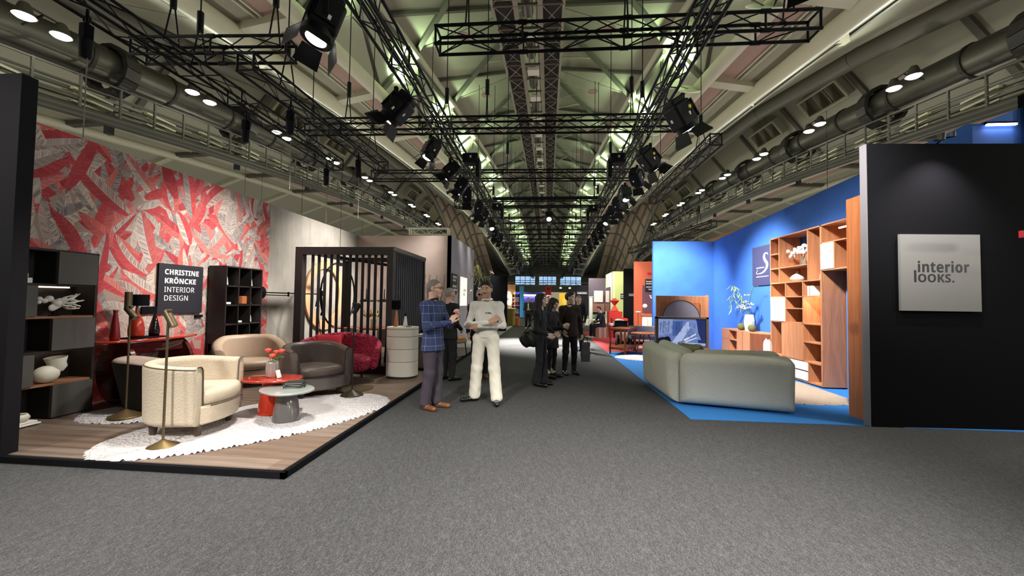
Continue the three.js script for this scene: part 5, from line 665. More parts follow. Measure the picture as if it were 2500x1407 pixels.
// sideboard and vase
{
  const t = thing('oak_sideboard', 'low oak sideboard with angled side and open niches along the blue partition', 'sideboard'), o = M.oak;
  const poly = (pts, y0, y1, n, m) => mesh(n, new THREE.ExtrudeGeometry(new THREE.Shape(pts.map(([x, d]) => new THREE.Vector2(x, d))), { depth: y1 - y0, bevelEnabled: false }).rotateX(-PI / 2).translate(0, y0, 0), m, t);
  const out = [[4.98, 11.95], [4.98, 10.35], [5.38, 9.7], [5.4, 9.7], [5.4, 11.95]]; poly(out, .8, .83, 'top_board', o); poly(out, .05, .08, 'bottom_board', o); poly(out.map(([x, d]) => [Math.min(5.4, x + .16), d]), .09, .79, 'back_body', o);
  const fr = (a, b, y0, y1, n) => mesh(n, bd(4.98, 5.0, y0, y1, a + .004, b - .004), o, t); fr(11.5, 11.95, .08, .55, 'cabinet_door'); fr(11.5, 11.95, .56, .8, 'drawer_front'); fr(10.75, 11.05, .08, .8, 'cabinet_door'); fr(10.36, 10.72, .08, .8, 'cabinet_door');
  mesh('divider', [bd(4.99, 5.2, .08, .8, 11.49, 11.51), bd(4.99, 5.2, .08, .8, 11.05, 11.07)], o, t); mesh('niche_shelf', [bd(4.985, 5.2, .54, .56, 11.07, 11.5), bd(4.985, 5.2, .22, .24, 11.07, 11.5)], o, t);
  mesh('angled_door', plate(W(4.985, .08, 10.33), W(5.375, .08, 9.7), W(5.375, .8, 9.7), W(4.985, .8, 10.33), .015), std(0x9a7a62, .6, { map: T.oak }), t); mesh('plinth', poly ? bd(5.1, 5.38, .006, .05, 10.5, 11.9) : 0, M.black, t);
  const v = thing('white_faceted_vase', 'white faceted vase with lilies and long green branches on the oak sideboard', 'vase', W(5.16, .831, 10.75)); mesh('vessel', lathe([[.001, 0], [.09, 0], [.115, .12], [.12, .25], [.1, .4], [.09, .42]], 9), std(0xe8e6e8, .5, { flatShading: true }), v);
  const gn = std(0x8fae76, .7), gd = std(0x4c6a3e, .7), wf = std(0xf0e4ee, .6); const arcs = [[[0, .4, 0], [-.05, .8, -.2], [-.1, 1.15, -.55], [-.1, 1.2, -.85]], [[0, .4, 0], [-.03, .7, -.2], [-.06, .98, -.6], [-.1, .85, -1.0]], [[0, .4, 0], [-.08, .6, -.25], [-.12, .8, -.6], [-.12, .5, -.75]], [[0, .4, 0], [0, .8, .05], [.02, 1.1, .15]], [[0, .4, 0], [-.04, .85, .1], [0, 1.15, .3], [.02, 1.1, .45]]];
  mesh('stem', arcs.map(a => tube(a.map(p => V(...p)), .006, 20, 5)), gd, v);
  arcs.forEach((a, k) => { const cv = new THREE.CatmullRomCurve3(a.map(p => V(...p))); if (k < 3) for (let i = 0; i < 16; i++) { const q = .3 + .7 * i / 16, p = cv.getPoint(q), L = rr(.12, .2); mesh('leaf', new THREE.SphereGeometry(L / 2, 6, 5).scale(.1, 1, .16).translate(0, -L / 2, 0).rotateX(rr(-.9, .9)).rotateZ(rr(-.6, .6)).translate(p.x, p.y, p.z), gn, v); } });
  [[-.06, .62, -.22], [-.08, .58, -.34], [-.03, .72, -.14], [-.06, .66, .2], [-.04, .58, .12], [-.07, .55, -.1], [-.05, .9, .0]].forEach(([x, y, z]) => mesh('lily', [...Array(6).keys()].map(k => new THREE.SphereGeometry(.05, 7, 5).scale(1, .12, .4).translate(.05, 0, 0).rotateZ(.5).rotateY(k * 1.05).rotateX(rr(-.5, .5)).translate(x, y, z)), wf, v));
  for (const [d, lab] of [[11.05, 'mossy green ball left of the white faceted vase on the oak sideboard'], [10.5, 'mossy green ball right of the white faceted vase on the oak sideboard']]) one('moss_ball', [new THREE.IcosahedronGeometry(.095, 3).translate(5.1, .831 + .09, -d)], std(0x6a6a3c, .95, { bumpMap: T.boucle, bumpScale: .02 }), lab, 'ball');
}
// television, oak arch panel
{
  const t = thing('television', 'television showing a blue toned furniture film, in a dark oak frame behind the grey sofa', 'television', W(3.05, 0, 9.45)); const fm = std(0x5b4a3c, .6);
  mesh('frame', [bx(-.58, -.53, .5, 1.2, -.06, .06), bx(.53, .58, .5, 1.2, -.06, .06), bx(-.58, .58, 1.16, 1.2, -.06, .06), bx(-.53, .53, .5, .54, -.06, .06)], fm, t); mesh('back_shell', bx(-.53, .53, .54, 1.16, -.05, .03), M.black, t);
  const tex = canvasTex(1060, 620, (c, w, h) => { c.fillStyle = '#6d86c4'; c.fillRect(0, 0, w, h); const poly = (p, f) => { c.beginPath(); p.forEach(([x, y], i) => i ? c.lineTo(x, y) : c.moveTo(x, y)); c.closePath(); c.fillStyle = f; c.fill(); }; poly([[0, 0], [330, 0], [300, 330], [0, 420]], '#8fa4d8'); poly([[330, 60], [560, 40], [500, 380], [320, 400]], '#4b66a8'); poly([[840, 0], [1060, 0], [1060, 620], [900, 620]], '#22336b'); c.strokeStyle = '#1c2858'; c.lineWidth = 10; for (const x of [60, 120, 240, 420, 470]) { c.beginPath(); c.moveTo(x, 60); c.lineTo(x - 20, 320); c.stroke(); } poly([[640, 60], [820, 40], [520, 520], [300, 560]], '#b9c8f2'); poly([[700, 20], [860, 30], [900, 330], [960, 480], [850, 470], [800, 260], [690, 160]], '#7f97d4'); poly([[560, 480], [840, 330], [860, 350], [600, 510]], '#e8eefc'); poly([[600, 520], [860, 420], [870, 440], [620, 545]], '#dfe7fb'); poly([[0, 520], [1060, 560], [1060, 620], [0, 620]], '#a9bdf0'); c.fillStyle = '#0d1026'; c.beginPath(); c.ellipse(120, 520, 170, 90, 0, 0, 7); c.fill(); c.beginPath(); c.ellipse(200, 470, 70, 60, 0, 0, 7); c.fill(); for (let i = 0; i < 60; i++) { c.fillStyle = `rgba(20,30,80,${rr(.05, .25)})`; c.fillRect(rr(0, w), rr(0, h * .6), rr(6, 60), rr(10, 120)); } });
  const m = new THREE.MeshStandardMaterial({ color: 0x111111, roughness: .25, emissive: 0xffffff, emissiveMap: tex, emissiveIntensity: .8 }); const s = mesh('screen', sheet(1.04, .6), m, t); s.position.set(0, .85, .035);
  const L = new THREE.RectAreaLight(new THREE.Color(.6, .72, 1), .9, 1.0, .58); L.position.set(0, .85, .05); L.rotation.set(0, PI, 0); L.name = 'screen_light'; t.add(L);
  mesh('foot', [bx(-.35, .35, .45, .5, -.12, .12)], fm, t);
  const b = thing('television_bench', 'low dark oak bench under the television', 'bench', W(3.25, .006, 9.45)); mesh('top', rbox(1.9, .04, .44, 0, .425, 0, .006), std(0x7d6a58, .6, { map: T.oak }), b); mesh('body', rbox(1.7, .32, .4, 0, .245, 0, .006), M.charcoal, b); for (const x of [-.85, .85]) mesh('leg', rbox(.06, .4, .4, x, .205, 0, .006), std(0x7d6a58, .6), b);
  const a = thing('arch_mirror_panel', 'oak panel with a round topped grey mirror behind the television', 'mirror', W(3.4, 0, 10.55)); mesh('outer_panel', rbox(1.26, 1.7, .06, 0, .856, 0, .006), M.oak, a); mesh('inner_panel', rbox(.92, 1.5, .03, -.02, .8, .04, .004), std(0xffdcbc, .5, { map: T.oak }), a); mesh('side_board', rbox(.04, 1.72, .12, .63, .866, .03, .005), M.oak, a);
  mesh('mirror_arch', new THREE.CylinderGeometry(.45, .45, .012, 48, 1, false, PI / 2, PI).rotateX(PI / 2).rotateZ(0).translate(-.02, 1.14, .062), std(0x8f909e, .35, { metalness: .25 }), a); mesh('mirror_rim', new THREE.TorusGeometry(.45, .012, 6, 40, PI).translate(-.02, 1.14, .064), std(0x3a3a40, .5), a);
}
// grey boucle sofa seen from behind
{
  const t = thing('grey_sofa', 'large grey green boucle corner sofa seen from behind on the blue carpet', 'sofa'), m = std(0xbdbdb2, .96, { bumpMap: T.boucle, bumpScale: .007 });
  const mod = (a, b, h0, h1, th, y0, bul, cap = .5) => { const dir = b.clone().sub(a), L = dir.length(); dir.normalize(); const n = V(dir.z, 0, -dir.x), N = 26, rg = []; for (let i = 0; i <= N; i++) { const q = i / N, e = .13, s = q * L; const k = s < e ? Math.sqrt(Math.max(.02, 1 - ((e - s) / e) ** 2)) : s > L - e ? Math.sqrt(Math.max(.02, 1 - ((s - L + e) / e) ** 2)) : 1, kk = .3 + .7 * k, H = lerp(h0, h1, q) * (.86 + .14 * k); rg.push(rrect(th * kk, H, th * kk * .46, 6).map(([u, v]) => { const f = v / H; const p = a.clone().addScaledVector(dir, s).addScaledVector(n, u + bul * (1 - 4 * f * f) + .04 * f); return V(p.x, y0 + H / 2 + v, p.z); })); } return loft(rg); };
  const A = W(3.38, 0, 5.84), B = W(1.98, 0, 6.2), Cc = W(1.9, 0, 7.75);
  mesh('back_module', mod(A, B, .76, .74, .3, .03, -.03), m, t); mesh('back_module', mod(B.clone().add(V(-.03, 0, -.02)), Cc, .74, .78, .3, .03, -.03), m, t);
  mesh('back_cushion', mod(A.clone().add(V(-.05, 0, -.27)), B.clone().add(V(.25, 0, -.2)), .5, .46, .22, .34, 0), m, t); mesh('back_cushion', mod(B.clone().add(V(.22, 0, -.25)), Cc.clone().add(V(.26, 0, .05)), .46, .5, .22, .34, 0), m, t);
  mesh('seat_module', rbox(1.25, .38, .75, 0, .23, 0, .1, 4).rotateY(.25).translate(2.78, 0, -6.72), m, t); mesh('seat_module', rbox(.75, .38, 1.3, 0, .23, 0, .1, 4).translate(2.4, 0, -7.3), m, t);
  mesh('foot', [[3.1, 6.0], [2.1, 6.25], [2.05, 7.5], [3.2, 6.8]].map(([x, d]) => cyl(.025, .025, .05, x, 0, -d, 10)), M.black, t);
  const c = thing('fur_cushion', 'shaggy olive grey cushion lying on the grey sofa', 'cushion', W(2.62, .44, 7.25), .5); pillow(c, .5, .42, .18, std(0x8d8a66, .98, { bumpMap: T.shag, bumpScale: .03 })); c.rotation.z = .5;
  const el = (cx, cd, a, b, rot, n = 36) => [...Array(n).keys()].map(i => { const q = i / n * 2 * PI, x = a * cos(q), y = b * sin(q); return [cx + x * cos(rot) - y * sin(rot), cd + x * sin(rot) + y * cos(rot)]; });
  rug('taupe fur rug on the blue carpet in front of the oak shelf', [[3.35, 6.55], [4.0, 6.42], [4.55, 6.5], [4.84, 6.95], [4.86, 8.2], [4.4, 8.5], [3.4, 8.4], [3.2, 7.6]], std(0xb5a18f, .97, { bumpMap: T.shag, bumpScale: .03 }), .03, .008);
  rug('round blush white rug on the blue carpet below the round oak table', el(2.6, 11.2, .75, .55, 0), std(0xf0ddd8, .97, { bumpMap: T.shag, bumpScale: .02 }), .025, .008);
}
// oak trolley frame, round table and things behind
{
  const o = std(0xd9a070, .5, { map: T.oak }), dk = std(0x5a3a28, .5);
  const t = thing('oak_side_table', 'light oak three-legged side table with lower shelf at the edge of the blue carpet', 'table'); const P = [[1.84, 12.0], [2.24, 11.85], [2.72, 12.75]]; const ext = (pts, y0, y1) => new THREE.ExtrudeGeometry(new THREE.Shape(pts.map(([x, d]) => new THREE.Vector2(x, d))), { depth: y1 - y0, bevelEnabled: false }).rotateX(-PI / 2).translate(0, y0, 0);
  const pts = [[1.8, 11.98], [2.24, 11.78], [2.3, 11.8], [2.78, 12.75], [2.3, 12.9]]; mesh('tabletop', ext(pts, .70, .76), o, t); mesh('lower_shelf', ext(pts, .14, .2), o, t); P.concat([[2.3, 12.82]]).forEach(([x, d]) => mesh('leg', rbox(.05, .7, .05, x, .356, -d, .006), o, t));
  const r = thing('round_table', 'round pale oak table with splayed brown legs behind the grey sofa', 'table', W(2.85, .006, 12.1)); mesh('tabletop', lathe([[.001, .6], [.42, .6], [.45, .615], [.45, .63], [.001, .635]], 40), std(0xe6c094, .5, { map: T.oak }), r); for (let i = 0; i < 3; i++) { const a = i * 2.1 + .6; mesh('leg', bar(V(cos(a) * .12, .6, sin(a) * .12), V(cos(a) * .3, 0, sin(a) * .3), .022, 10, .014), dk, r); }
  const a = thing('pale_armchair', 'pale upholstered armchair with wooden arms on the red carpet', 'armchair', W(4.1, .006, 16.4), -1.9), ph = std(0xe8d8c8, .9); mesh('seat', rbox(.75, .2, .75, 0, .38, 0, .06), ph, a); mesh('backrest', rbox(.16, .6, .75, -.34, .7, 0, .07).rotateZ(.15), ph, a); mesh('frame', [rbox(.7, .05, .06, 0, .6, .4, .02), rbox(.7, .05, .06, 0, .6, -.4, .02), rbox(.1, .08, .9, -.42, 1.0, 0, .03)], std(0x8a4a34, .5), a); for (const [x, z] of [[.32, .38], [.32, -.38], [-.32, .38], [-.32, -.38]]) mesh('leg', cyl(.02, .02, .6, x, 0, z, 10), std(0x8a4a34, .5), a);
  const cb = thing('blush_pillow', 'blush pillow on the pale upholstered armchair', 'pillow', W(4.2, .49, 16.45), -1.9); pillow(cb, .46, .42, .15, std(0xe8b8a4, .9));
  const gs = thing('grey_bench', 'grey upholstered bench behind the round oak table', 'bench', W(3.2, .006, 13.0)); mesh('seat', rbox(1.2, .12, .45, 0, .42, 0, .04), std(0x7c7a84, .9), gs); mesh('backrest', rbox(1.2, .3, .1, 0, .62, -.2, .04), std(0x7c7a84, .9), gs); for (const [x, z] of [[-.5, .15], [.5, .15], [-.5, -.15], [.5, -.15]]) mesh('leg', cyl(.018, .018, .37, x, 0, z, 8), M.black, gs);
  const sf = thing('striped_sofa', 'low mauve striped sofa behind the oak side table', 'sofa', W(3.5, .006, 15.1), 0); mesh('seat', rbox(1.9, .3, .8, 0, .25, 0, .06), std(0xa98d86, .9), sf); mesh('base', rbox(1.8, .08, .7, 0, .06, 0, .02), M.black, sf);
  const lp = thing('mushroom_lamp', 'slim floor lamp with two round heads before the black partition', 'lamp', W(3.95, .006, 17.2)); mesh('pole', [cyl(.012, .012, 1.1, -.16, 0, 0, 8), cyl(.012, .012, 1.35, .16, 0, 0, 8)], FM.brass, lp); mesh('lamp_shade', [lathe([[.001, .07], [.1, .05], [.16, .0], [.001, -.005]], 18).translate(-.16, 1.1, 0), sph(.1, .12, 1.38, 0)], M.white, lp); mesh('base', [cyl(.13, .13, .02, -.16, 0, 0, 18), cyl(.13, .13, .02, .16, 0, 0, 18)], FM.brass, lp);
  const bs = thing('ribbed_stool', 'black ribbed cylindrical stool behind the oak side table', 'stool', W(3.1, .006, 17.3)); mesh('body', lathe([[.001, 0], ...[...Array(13).keys()].map(i => [.26 + .02 * (i % 2), .02 + i * .055]), [.32, .74], [.001, .76]], 24), M.black, bs);
  for (const [x, d, h, lab] of [[2.35, 13.6, .42, 'black bottle-shaped vase standing on the floor behind the oak side table'], [2.75, 13.9, .5, 'taller black bottle-shaped vase behind the oak side table']]) { const g = thing('black_floor_vase', lab, 'vase', W(x, .006, d)); mesh('body', lathe([[.001, 0], [.1, 0], [.12, .06], [.1, h * .5], [.035, h * .8], [.045, h]], 18), phys(0x0f0f14, .1, { clearcoat: 1 }), g); }
}
// ---------- people ----------
// naive surface nets over a distance field
function surf(f, lo, hi, c) {
  const nx = Math.ceil((hi[0] - lo[0]) / c) + 1, ny = Math.ceil((hi[1] - lo[1]) / c) + 1, nz = Math.ceil((hi[2] - lo[2]) / c) + 1, F = new Float32Array(nx * ny * nz); let q = 0;
  for (let k = 0; k < nz; k++) for (let j = 0; j < ny; j++) for (let i = 0; i < nx; i++) F[q++] = f(lo[0] + i * c, lo[1] + j * c, lo[2] + k * c);
  const id = new Int32Array(nx * ny * nz).fill(-1), pos = [], idx = [], sx = 1, sy = nx, sz = nx * ny, off = [0, sx, sy, sx + sy, sz, sz + sx, sz + sy, sz + sx + sy];
  const E = [[0, 1], [2, 3], [4, 5], [6, 7], [0, 2], [1, 3], [4, 6], [5, 7], [0, 4], [1, 5], [2, 6], [3, 7]];
  for (let k = 0; k < nz - 1; k++) for (let j = 0; j < ny - 1; j++) for (let i = 0; i < nx - 1; i++) {
    const b = i + j * sy + k * sz; let m = 0; for (let e = 0; e < 8; e++) if (F[b + off[e]] < 0) m |= 1 << e; if (m === 0 || m === 255) continue;
    let x = 0, y = 0, z = 0, n = 0; for (const [a, d] of E) { const A = F[b + off[a]], D = F[b + off[d]]; if ((A < 0) === (D < 0)) continue; const t = A / (A - D); x += (a & 1) + t * ((d & 1) - (a & 1)); y += (a >> 1 & 1) + t * ((d >> 1 & 1) - (a >> 1 & 1)); z += (a >> 2) + t * ((d >> 2) - (a >> 2)); n++; }
    id[b] = pos.length / 3; pos.push(lo[0] + (i + x / n) * c, lo[1] + (j + y / n) * c, lo[2] + (k + z / n) * c);
  }
  for (let k = 1; k < nz - 1; k++) for (let j = 1; j < ny - 1; j++) for (let i = 1; i < nx - 1; i++) {
    const b = i + j * sy + k * sz, s = F[b] < 0;
    const quad = (o, u, v) => { if (s === (F[b + o] < 0)) return; const a = id[b - u - v], d = id[b - v], e = id[b], g = id[b - u]; if (a < 0 || d < 0 || e < 0 || g < 0) return; s ? idx.push(a, d, e, a, e, g) : idx.push(a, e, d, a, g, e); };
    quad(sx, sy, sz); quad(sy, sz, sx); quad(sz, sx, sy);
  }
  const g = new THREE.BufferGeometry(); g.setAttribute('position', new THREE.Float32BufferAttribute(pos, 3)); g.setIndex(idx); g.computeVertexNormals(); return g;
}
const smin = (a, b, k) => { const h = Math.max(k - Math.abs(a - b), 0) / k; return Math.min(a, b) - h * h * k * .25; };
// capsule [a, b, ra, rb, squash of z]
function cap(x, y, z, c) { const [a, b, r0, r1, zs = 1] = c; const dx = b[0] - a[0], dy = b[1] - a[1], dz = (b[2] - a[2]) / zs, px = x - a[0], py = y - a[1], pz = (z - a[2]) / zs, L = dx * dx + dy * dy + dz * dz; const t = L ? clamp((px * dx + py * dy + pz * dz) / L, 0, 1) : 0; const ex = px - t * dx, ey = py - t * dy, ez = pz - t * dz; return (Math.sqrt(ex * ex + ey * ey + ez * ez) - lerp(r0, r1, t)) * (zs < 1 ? zs * .5 + .5 : 1); }
const field = (caps, k, fold = 0) => (x, y, z) => { let d = 9; for (const c of caps) d = smin(d, cap(x, y, z, c), k); return fold ? d + fold * (sin(y * 34 + x * 22 + sin(z * 26) * 2) * sin(x * 31 - z * 27 + y * 9)) : d; };
function bounds(caps, m = .05) { const lo = [9, 9, 9], hi = [-9, -9, -9]; for (const [a, b, r0, r1] of caps) for (const [p, r] of [[a, r0], [b, r1]]) for (let i = 0; i < 3; i++) { lo[i] = Math.min(lo[i], p[i] - r - m); hi[i] = Math.max(hi[i], p[i] + r + m); } return [lo, hi]; }
const netCaps = (caps, c, k = .03, fold = 0, ymin) => { const f = field(caps, k, fold), [lo, hi] = bounds(caps); if (ymin !== undefined) lo[1] = ymin - .03; return surf(ymin === undefined ? f : (x, y, z) => Math.max(f(x, y, z), ymin - y), lo, hi, c); };
const ell = (x, y, z, c, r) => { const a = (x - c[0]) / r[0], b = (y - c[1]) / r[1], d = (z - c[2]) / r[2]; return (Math.sqrt(a * a + b * b + d * d) - 1) * Math.min(r[0], r[1], r[2]); };
function headField(x, y, z, o) {
  const ax = Math.abs(x); let d = ell(x, y, z, [0, .03, -.012], [.077, .094, .098]); d = smin(d, ell(x, y, z, [0, -.04, .022], [.06 * (o.jaw || 1), .08, .068]), .03);
  d = smin(d, cap(ax, y, z, [[0, .032, .084], [.045, .028, .068], .011, .01]), .014); d = smin(d, cap(ax, y, z, [[.052, -.015, .045], [.045, -.03, .06], .022, .02]), .02);
  d = Math.max(d, -(Math.hypot(ax - .033, y - .012, z - .098) - .017)); d = Math.min(d, Math.hypot(ax - .032, y - .012, z - .073) - .0135);
  d = smin(d, cap(x, y, z, [[0, .016, .088], [0, -.028, .108], .008, .012]), .012); d = smin(d, cap(ax, y, z, [[0, -.032, .098], [.013, -.033, .09], .009, .007]), .008);
  d = smin(d, cap(ax, y, z, [[0, -.058, .087], [.02, -.062, .078], .007, .005]), .006); d = smin(d, cap(ax, y, z, [[0, -.072, .086], [.018, -.07, .078], .008, .005]), .006); d = smin(d, Math.hypot(x, y + .102, z - .07) - .018, .025);
  d = smin(d, ell(ax, y, z, [.08, .002, -.008], [.012, .033, .02]), .008); return smin(d, cap(x, y, z, [[0, -.06, -.02], [0, -.2, -.035], .056 * (o.neck || 1), .062 * (o.neck || 1)]), .02);
}
const SK = { fair: [.72, .46, .36], tan: [.52, .31, .21], rosy: [.70, .42, .33], pale: [.74, .52, .43] };
function headGeo(o, c) {
  const g = surf((x, y, z) => headField(x, y, z, o), [-.12, -.23, -.15], [.12, .16, .15], c), p = g.attributes.position, col = [], s = SK[o.skin || 'fair'], hr = o.hair.c;
  for (let i = 0; i < p.count; i++) { const x = p.getX(i), y = p.getY(i), z = p.getZ(i), ax = Math.abs(x); let k = s.slice(); const mix = (t, w) => { k = k.map((v, j) => lerp(v, t[j], w)); };
    if (z > .06 && ax < .026 && y < -.054 && y > -.078) mix([.5, .18, .16], .6); if (ax > .014 && ax < .056 && y > .028 && y < .042 && z > .05) mix(hr, .8); const e = Math.hypot((ax - .032) * .8, (y - .011) * 1.7); if (e < .0105 && z > .07) k = Math.abs(ax - .032) < .0062 ? [.04, .025, .02] : [.55, .5, .47];
    if (o.stache && z > .07 && ax < .028 && y < -.04 && y > -.056) mix([.06, .04, .035], .8); if (o.beard && (y < -.075 || (ax > .045 && y < -.03)) && y > -.13 && z > -.01) mix(hr, o.beard); if (z > .07 && ax < .05 && y < .0 && y > -.035) mix([s[0] * 1.02, s[1] * .85, s[2] * .85], .35); col.push(...k); }
  g.setAttribute('color', new THREE.Float32BufferAttribute(col, 3)); return g;
}
function hairGeo(h, c) {
  const cc = h.line === undefined ? 0 : h.line, fl = h.vol || .008, long = h.long;
  return surf((x, y, z) => { let d = ell(x, y, z, [0, .034, -.016], [.079 + fl, .094 + fl, .099 + fl]); const ax = Math.abs(x);
    if (h.quiff) d = smin(d, cap(x, y, z, [[-.035, .115, .06], [.04, .12, .05], .028, .03]), .03);
    d += .0035 * sin(x * 160 + sin(y * 40) * 3) * sin(z * 120 + y * 60);
    const ln = z > .02 ? .025 + (z - .02) * .9 + cc : lerp(-.07, .025 + cc, sm(-.05, .02, z)); d = Math.max(d, (ln - y) * .75, -ell(ax, y, z, [.092, -.004, -.004], [.03, .036, .026]) * (long ? 0 : 1) - (long ? 1 : 0));
    if (long) { d = smin(d, cap(x, y, z, [[-.03, .06, -.06], [-.035, -long, -.085], .075, .05]), .03); d = smin(d, cap(x, y, z, [[.03, .06, -.06], [.035, -long, -.085], .075, .05]), .03); d = smin(d, cap(ax, y, z, [[.07, .07, .015], [.088, -long * .75, .0], .028, .03]), .03); d = smin(d, cap(ax, y, z, [[.01, .125, .04], [.075, .06, .045], .02, .022]), .02); d += .002 * sin(x * 220) * sin(z * 190); }
    return d; }, [-.15, -.1 - (long || 0), -.2], [.15, .18, .14], c);
}
// hand: wrist at w, pointing f, palm facing n, thumb towards t
function handCaps(w, f, n, t, curl, k = 1) {
  const P = (a, b, c) => [w.x + f.x * a + t.x * b + n.x * c, w.y + f.y * a + t.y * b + n.y * c, w.z + f.z * a + t.z * b + n.z * c], R = [];
  [[.03, .094, .084], [.01, .1, .092], [-.011, .095, .086], [-.031, .086, .068]].forEach(([b, L, fl], i) => { L *= .92 * k; const kb = b * k; R.push([P(0, kb * .6, 0), P(L, kb, 0), .018 * k, .0115 * k]); let a = L, c = 0, ang = curl * .5 + i * .06; let p = [a, c]; for (const [q, r] of [[.46, .0098], [.32, .009], [.24, .008]]) { const na = p[0] + cos(ang) * fl * q * k, nc = p[1] + sin(ang) * fl * q * k; R.push([P(p[0], kb, p[1]), P(na, kb, nc), r * k, r * .93 * k]); p = [na, nc]; ang += curl * .75; } });
  R.push([P(.02 * k, .022 * k, .006), P(.05 * k, .05 * k, .014 * k), .017 * k, .0125 * k], [P(.05 * k, .05 * k, .014 * k), P(.08 * k, .056 * k, (.02 + curl * .012) * k), .0115 * k, .0105 * k], [P(.08 * k, .056 * k, (.02 + curl * .012) * k), P(.102 * k, .048 * k, (.026 + curl * .02) * k), .0105 * k, .009 * k]); return R;
}
const skinM = new THREE.MeshStandardMaterial({ color: 0xffffff, vertexColors: true, roughness: .6 });
function tint(g, c) { const a = new Float32Array(g.attributes.position.count * 3); for (let i = 0; i < a.length; i++) a[i] = c[i % 3]; g.setAttribute('color', new THREE.BufferAttribute(a, 3)); return g; }
const A3 = (v) => [v.x, v.y, v.z];
function person(label, pos, turn, o) {
  const t = thing('person', label, 'person', pos, turn), far = o.far, s = (o.h || 1.78) / 1.78, cB = far ? .02 : .0125, w = o.w || 1;
  const J = { pel: [0, .95, 0], hipL: [.085, .93, 0], hipR: [-.085, .93, 0], knL: [.1, .5, .02], knR: [-.1, .5, .02], anL: [.11, .085, -.02], anR: [-.11, .085, -.02], toL: [.13, .03, .17], toR: [-.13, .03, .17], ch: [0, 1.27, -.005], nk: [0, 1.47, -.025], shL: [.175, 1.415, -.015], shR: [-.175, 1.415, -.015], elL: [.235, 1.13, -.05], elR: [-.235, 1.13, -.05], wrL: [.235, .9, .04], wrR: [-.235, .9, .04], head: [0, 1.655, .012], ...o.J };
  const S = p => p.map(v => v * s);
  for (const k in J) J[k] = S(J[k]);
  const hm = new THREE.Matrix4().compose(V(...J.head), new THREE.Quaternion().setFromEuler(new THREE.Euler(o.nod || 0, o.look || 0, o.tiltH || 0, 'YXZ')), V(s * .98, s * .98, s * .98));
  const skin = SK[o.skin || 'fair'], sk = skin;
  const core = tint(netCaps([[J.pel, J.ch, .085, .09, .55], [J.ch, J.nk, .075, .045, .7], [J.shL, J.elL, .036, .032], [J.shR, J.elR, .036, .032], [J.elL, J.wrL, .032, .025], [J.elR, J.wrR, .032, .025], [J.nk, J.shL, .045, .038], [J.nk, J.shR, .045, .038], [J.hipL, J.knL, .05, .034], [J.hipR, J.knR, .05, .034], [J.knL, J.anL, .033, .025], [J.knR, J.anR, .033, .025], [J.nk, [J.head[0], J.head[1] - .1, J.head[2] - .03], .054, .05]], far ? .02 : .016), sk);
  const hands = []; for (const q of ['L', 'R']) { if (o['no' + q]) continue; const wv = V(...J['wr' + q]), ev = V(...J['el' + q]), H = (o.hand || {})[q] || {}; const f = (H.f ? V(...H.f) : wv.clone().sub(ev)).normalize(); let n = H.n ? V(...H.n) : V(q === 'L' ? -1 : 1, 0, 0); n.addScaledVector(f, -n.dot(f)).normalize(); let th = new THREE.Vector3().crossVectors(n, f); if (q === 'L') th.negate(); if (!H.n && th.z < 0) th.negate(); hands.push(tint(netCaps(handCaps(wv, f, n, th, H.curl === undefined ? .45 : H.curl, s), far ? .007 : .0042, .006), sk)); }
  mesh('body', [core, headGeo(o, far ? .009 : .0048).applyMatrix4(hm), ...hands], skinM, t);
  if (o.hair) mesh('hair', [hairGeo(o.hair, far ? .011 : .0065).applyMatrix4(hm)], std(new THREE.Color().setRGB(...o.hair.c), .6), t);
  // clothes
  const T_ = o.top, fold = far ? 0 : .0035, hem = S([0, T_.hem, 0])[1], b = (T_.b || 1) * w * s * .94;
  const tc = [[[0, hem - .08, J.pel[2]], [0, 1.08 * s + (J.pel[1] - .95 * s), J.pel[2]], (T_.hem < .9 ? .215 : .168) * b * (T_.flare || 1), .16 * b, .66], [[0, 1.08 * s + (J.pel[1] - .95 * s), J.pel[2]], [J.ch[0], J.ch[1] + .02, J.ch[2]], .155 * b, .172 * b, .58], [J.ch, [J.nk[0], J.nk[1] - .07 * s, J.nk[2]], .16 * b, .1 * b, .6], [J.shL, J.shR, .06 * b, .06 * b, .9], [[J.nk[0], J.nk[1] - .03 * s, J.nk[2]], J.shL, .055 * b, .058 * b], [[J.nk[0], J.nk[1] - .03 * s, J.nk[2]], J.shR, .055 * b, .058 * b]];
  const ac = q => [[J['sh' + q].map((v, i) => i === 1 ? v - .012 : v), J['el' + q], .062 * b, .049 * b], [J['el' + q], J['wr' + q].map((v, i) => lerp(v, J['el' + q][i], .04)), .049 * b, .037 * b]];
  const fT = field(tc, .045), fL = field(ac('L'), .03), fR = field(ac('R'), .03), fF = field([], .01, fold), [lo, hi] = bounds([...tc, ...ac('L'), ...ac('R')]); lo[1] = Math.min(hem - .03, J.wrL[1] - .08, J.wrR[1] - .08);
  const top = mesh(T_.name || 'jacket', [surf((x, y, z) => { const a = Math.max(fT(x, y, z), hem - y), l = fL(x, y, z), r = fR(x, y, z); const d = smin(smin(a, l, y > J.shL[1] - .14 ? .06 : .014), r, y > J.shL[1] - .14 ? .06 : .014); return fold && d < .05 ? d + fF(x, y, z) - 9 : d; }, lo, hi, cB)], T_.m, t);
  if (T_.collar) { const n = J.nk; mesh('collar', [new THREE.TorusGeometry(.068 * s, .014 * s, 8, 28).rotateX(PI / 2 - .35).translate(n[0], n[1] + .025 * s, n[2] + .012)], T_.collar, top); }
  if (T_.shirt) mesh('shirt_front', [netCaps([[[0, 1.12 * s, J.ch[2] + .118 * b], [0, 1.4 * s, J.ch[2] + .075 * b], .035, .042, .5]], .01)], T_.shirt, t);
  const B = o.bottom, k = (B.b || 1) * s, an = B.flare || .062, cr = o.crop || 0;
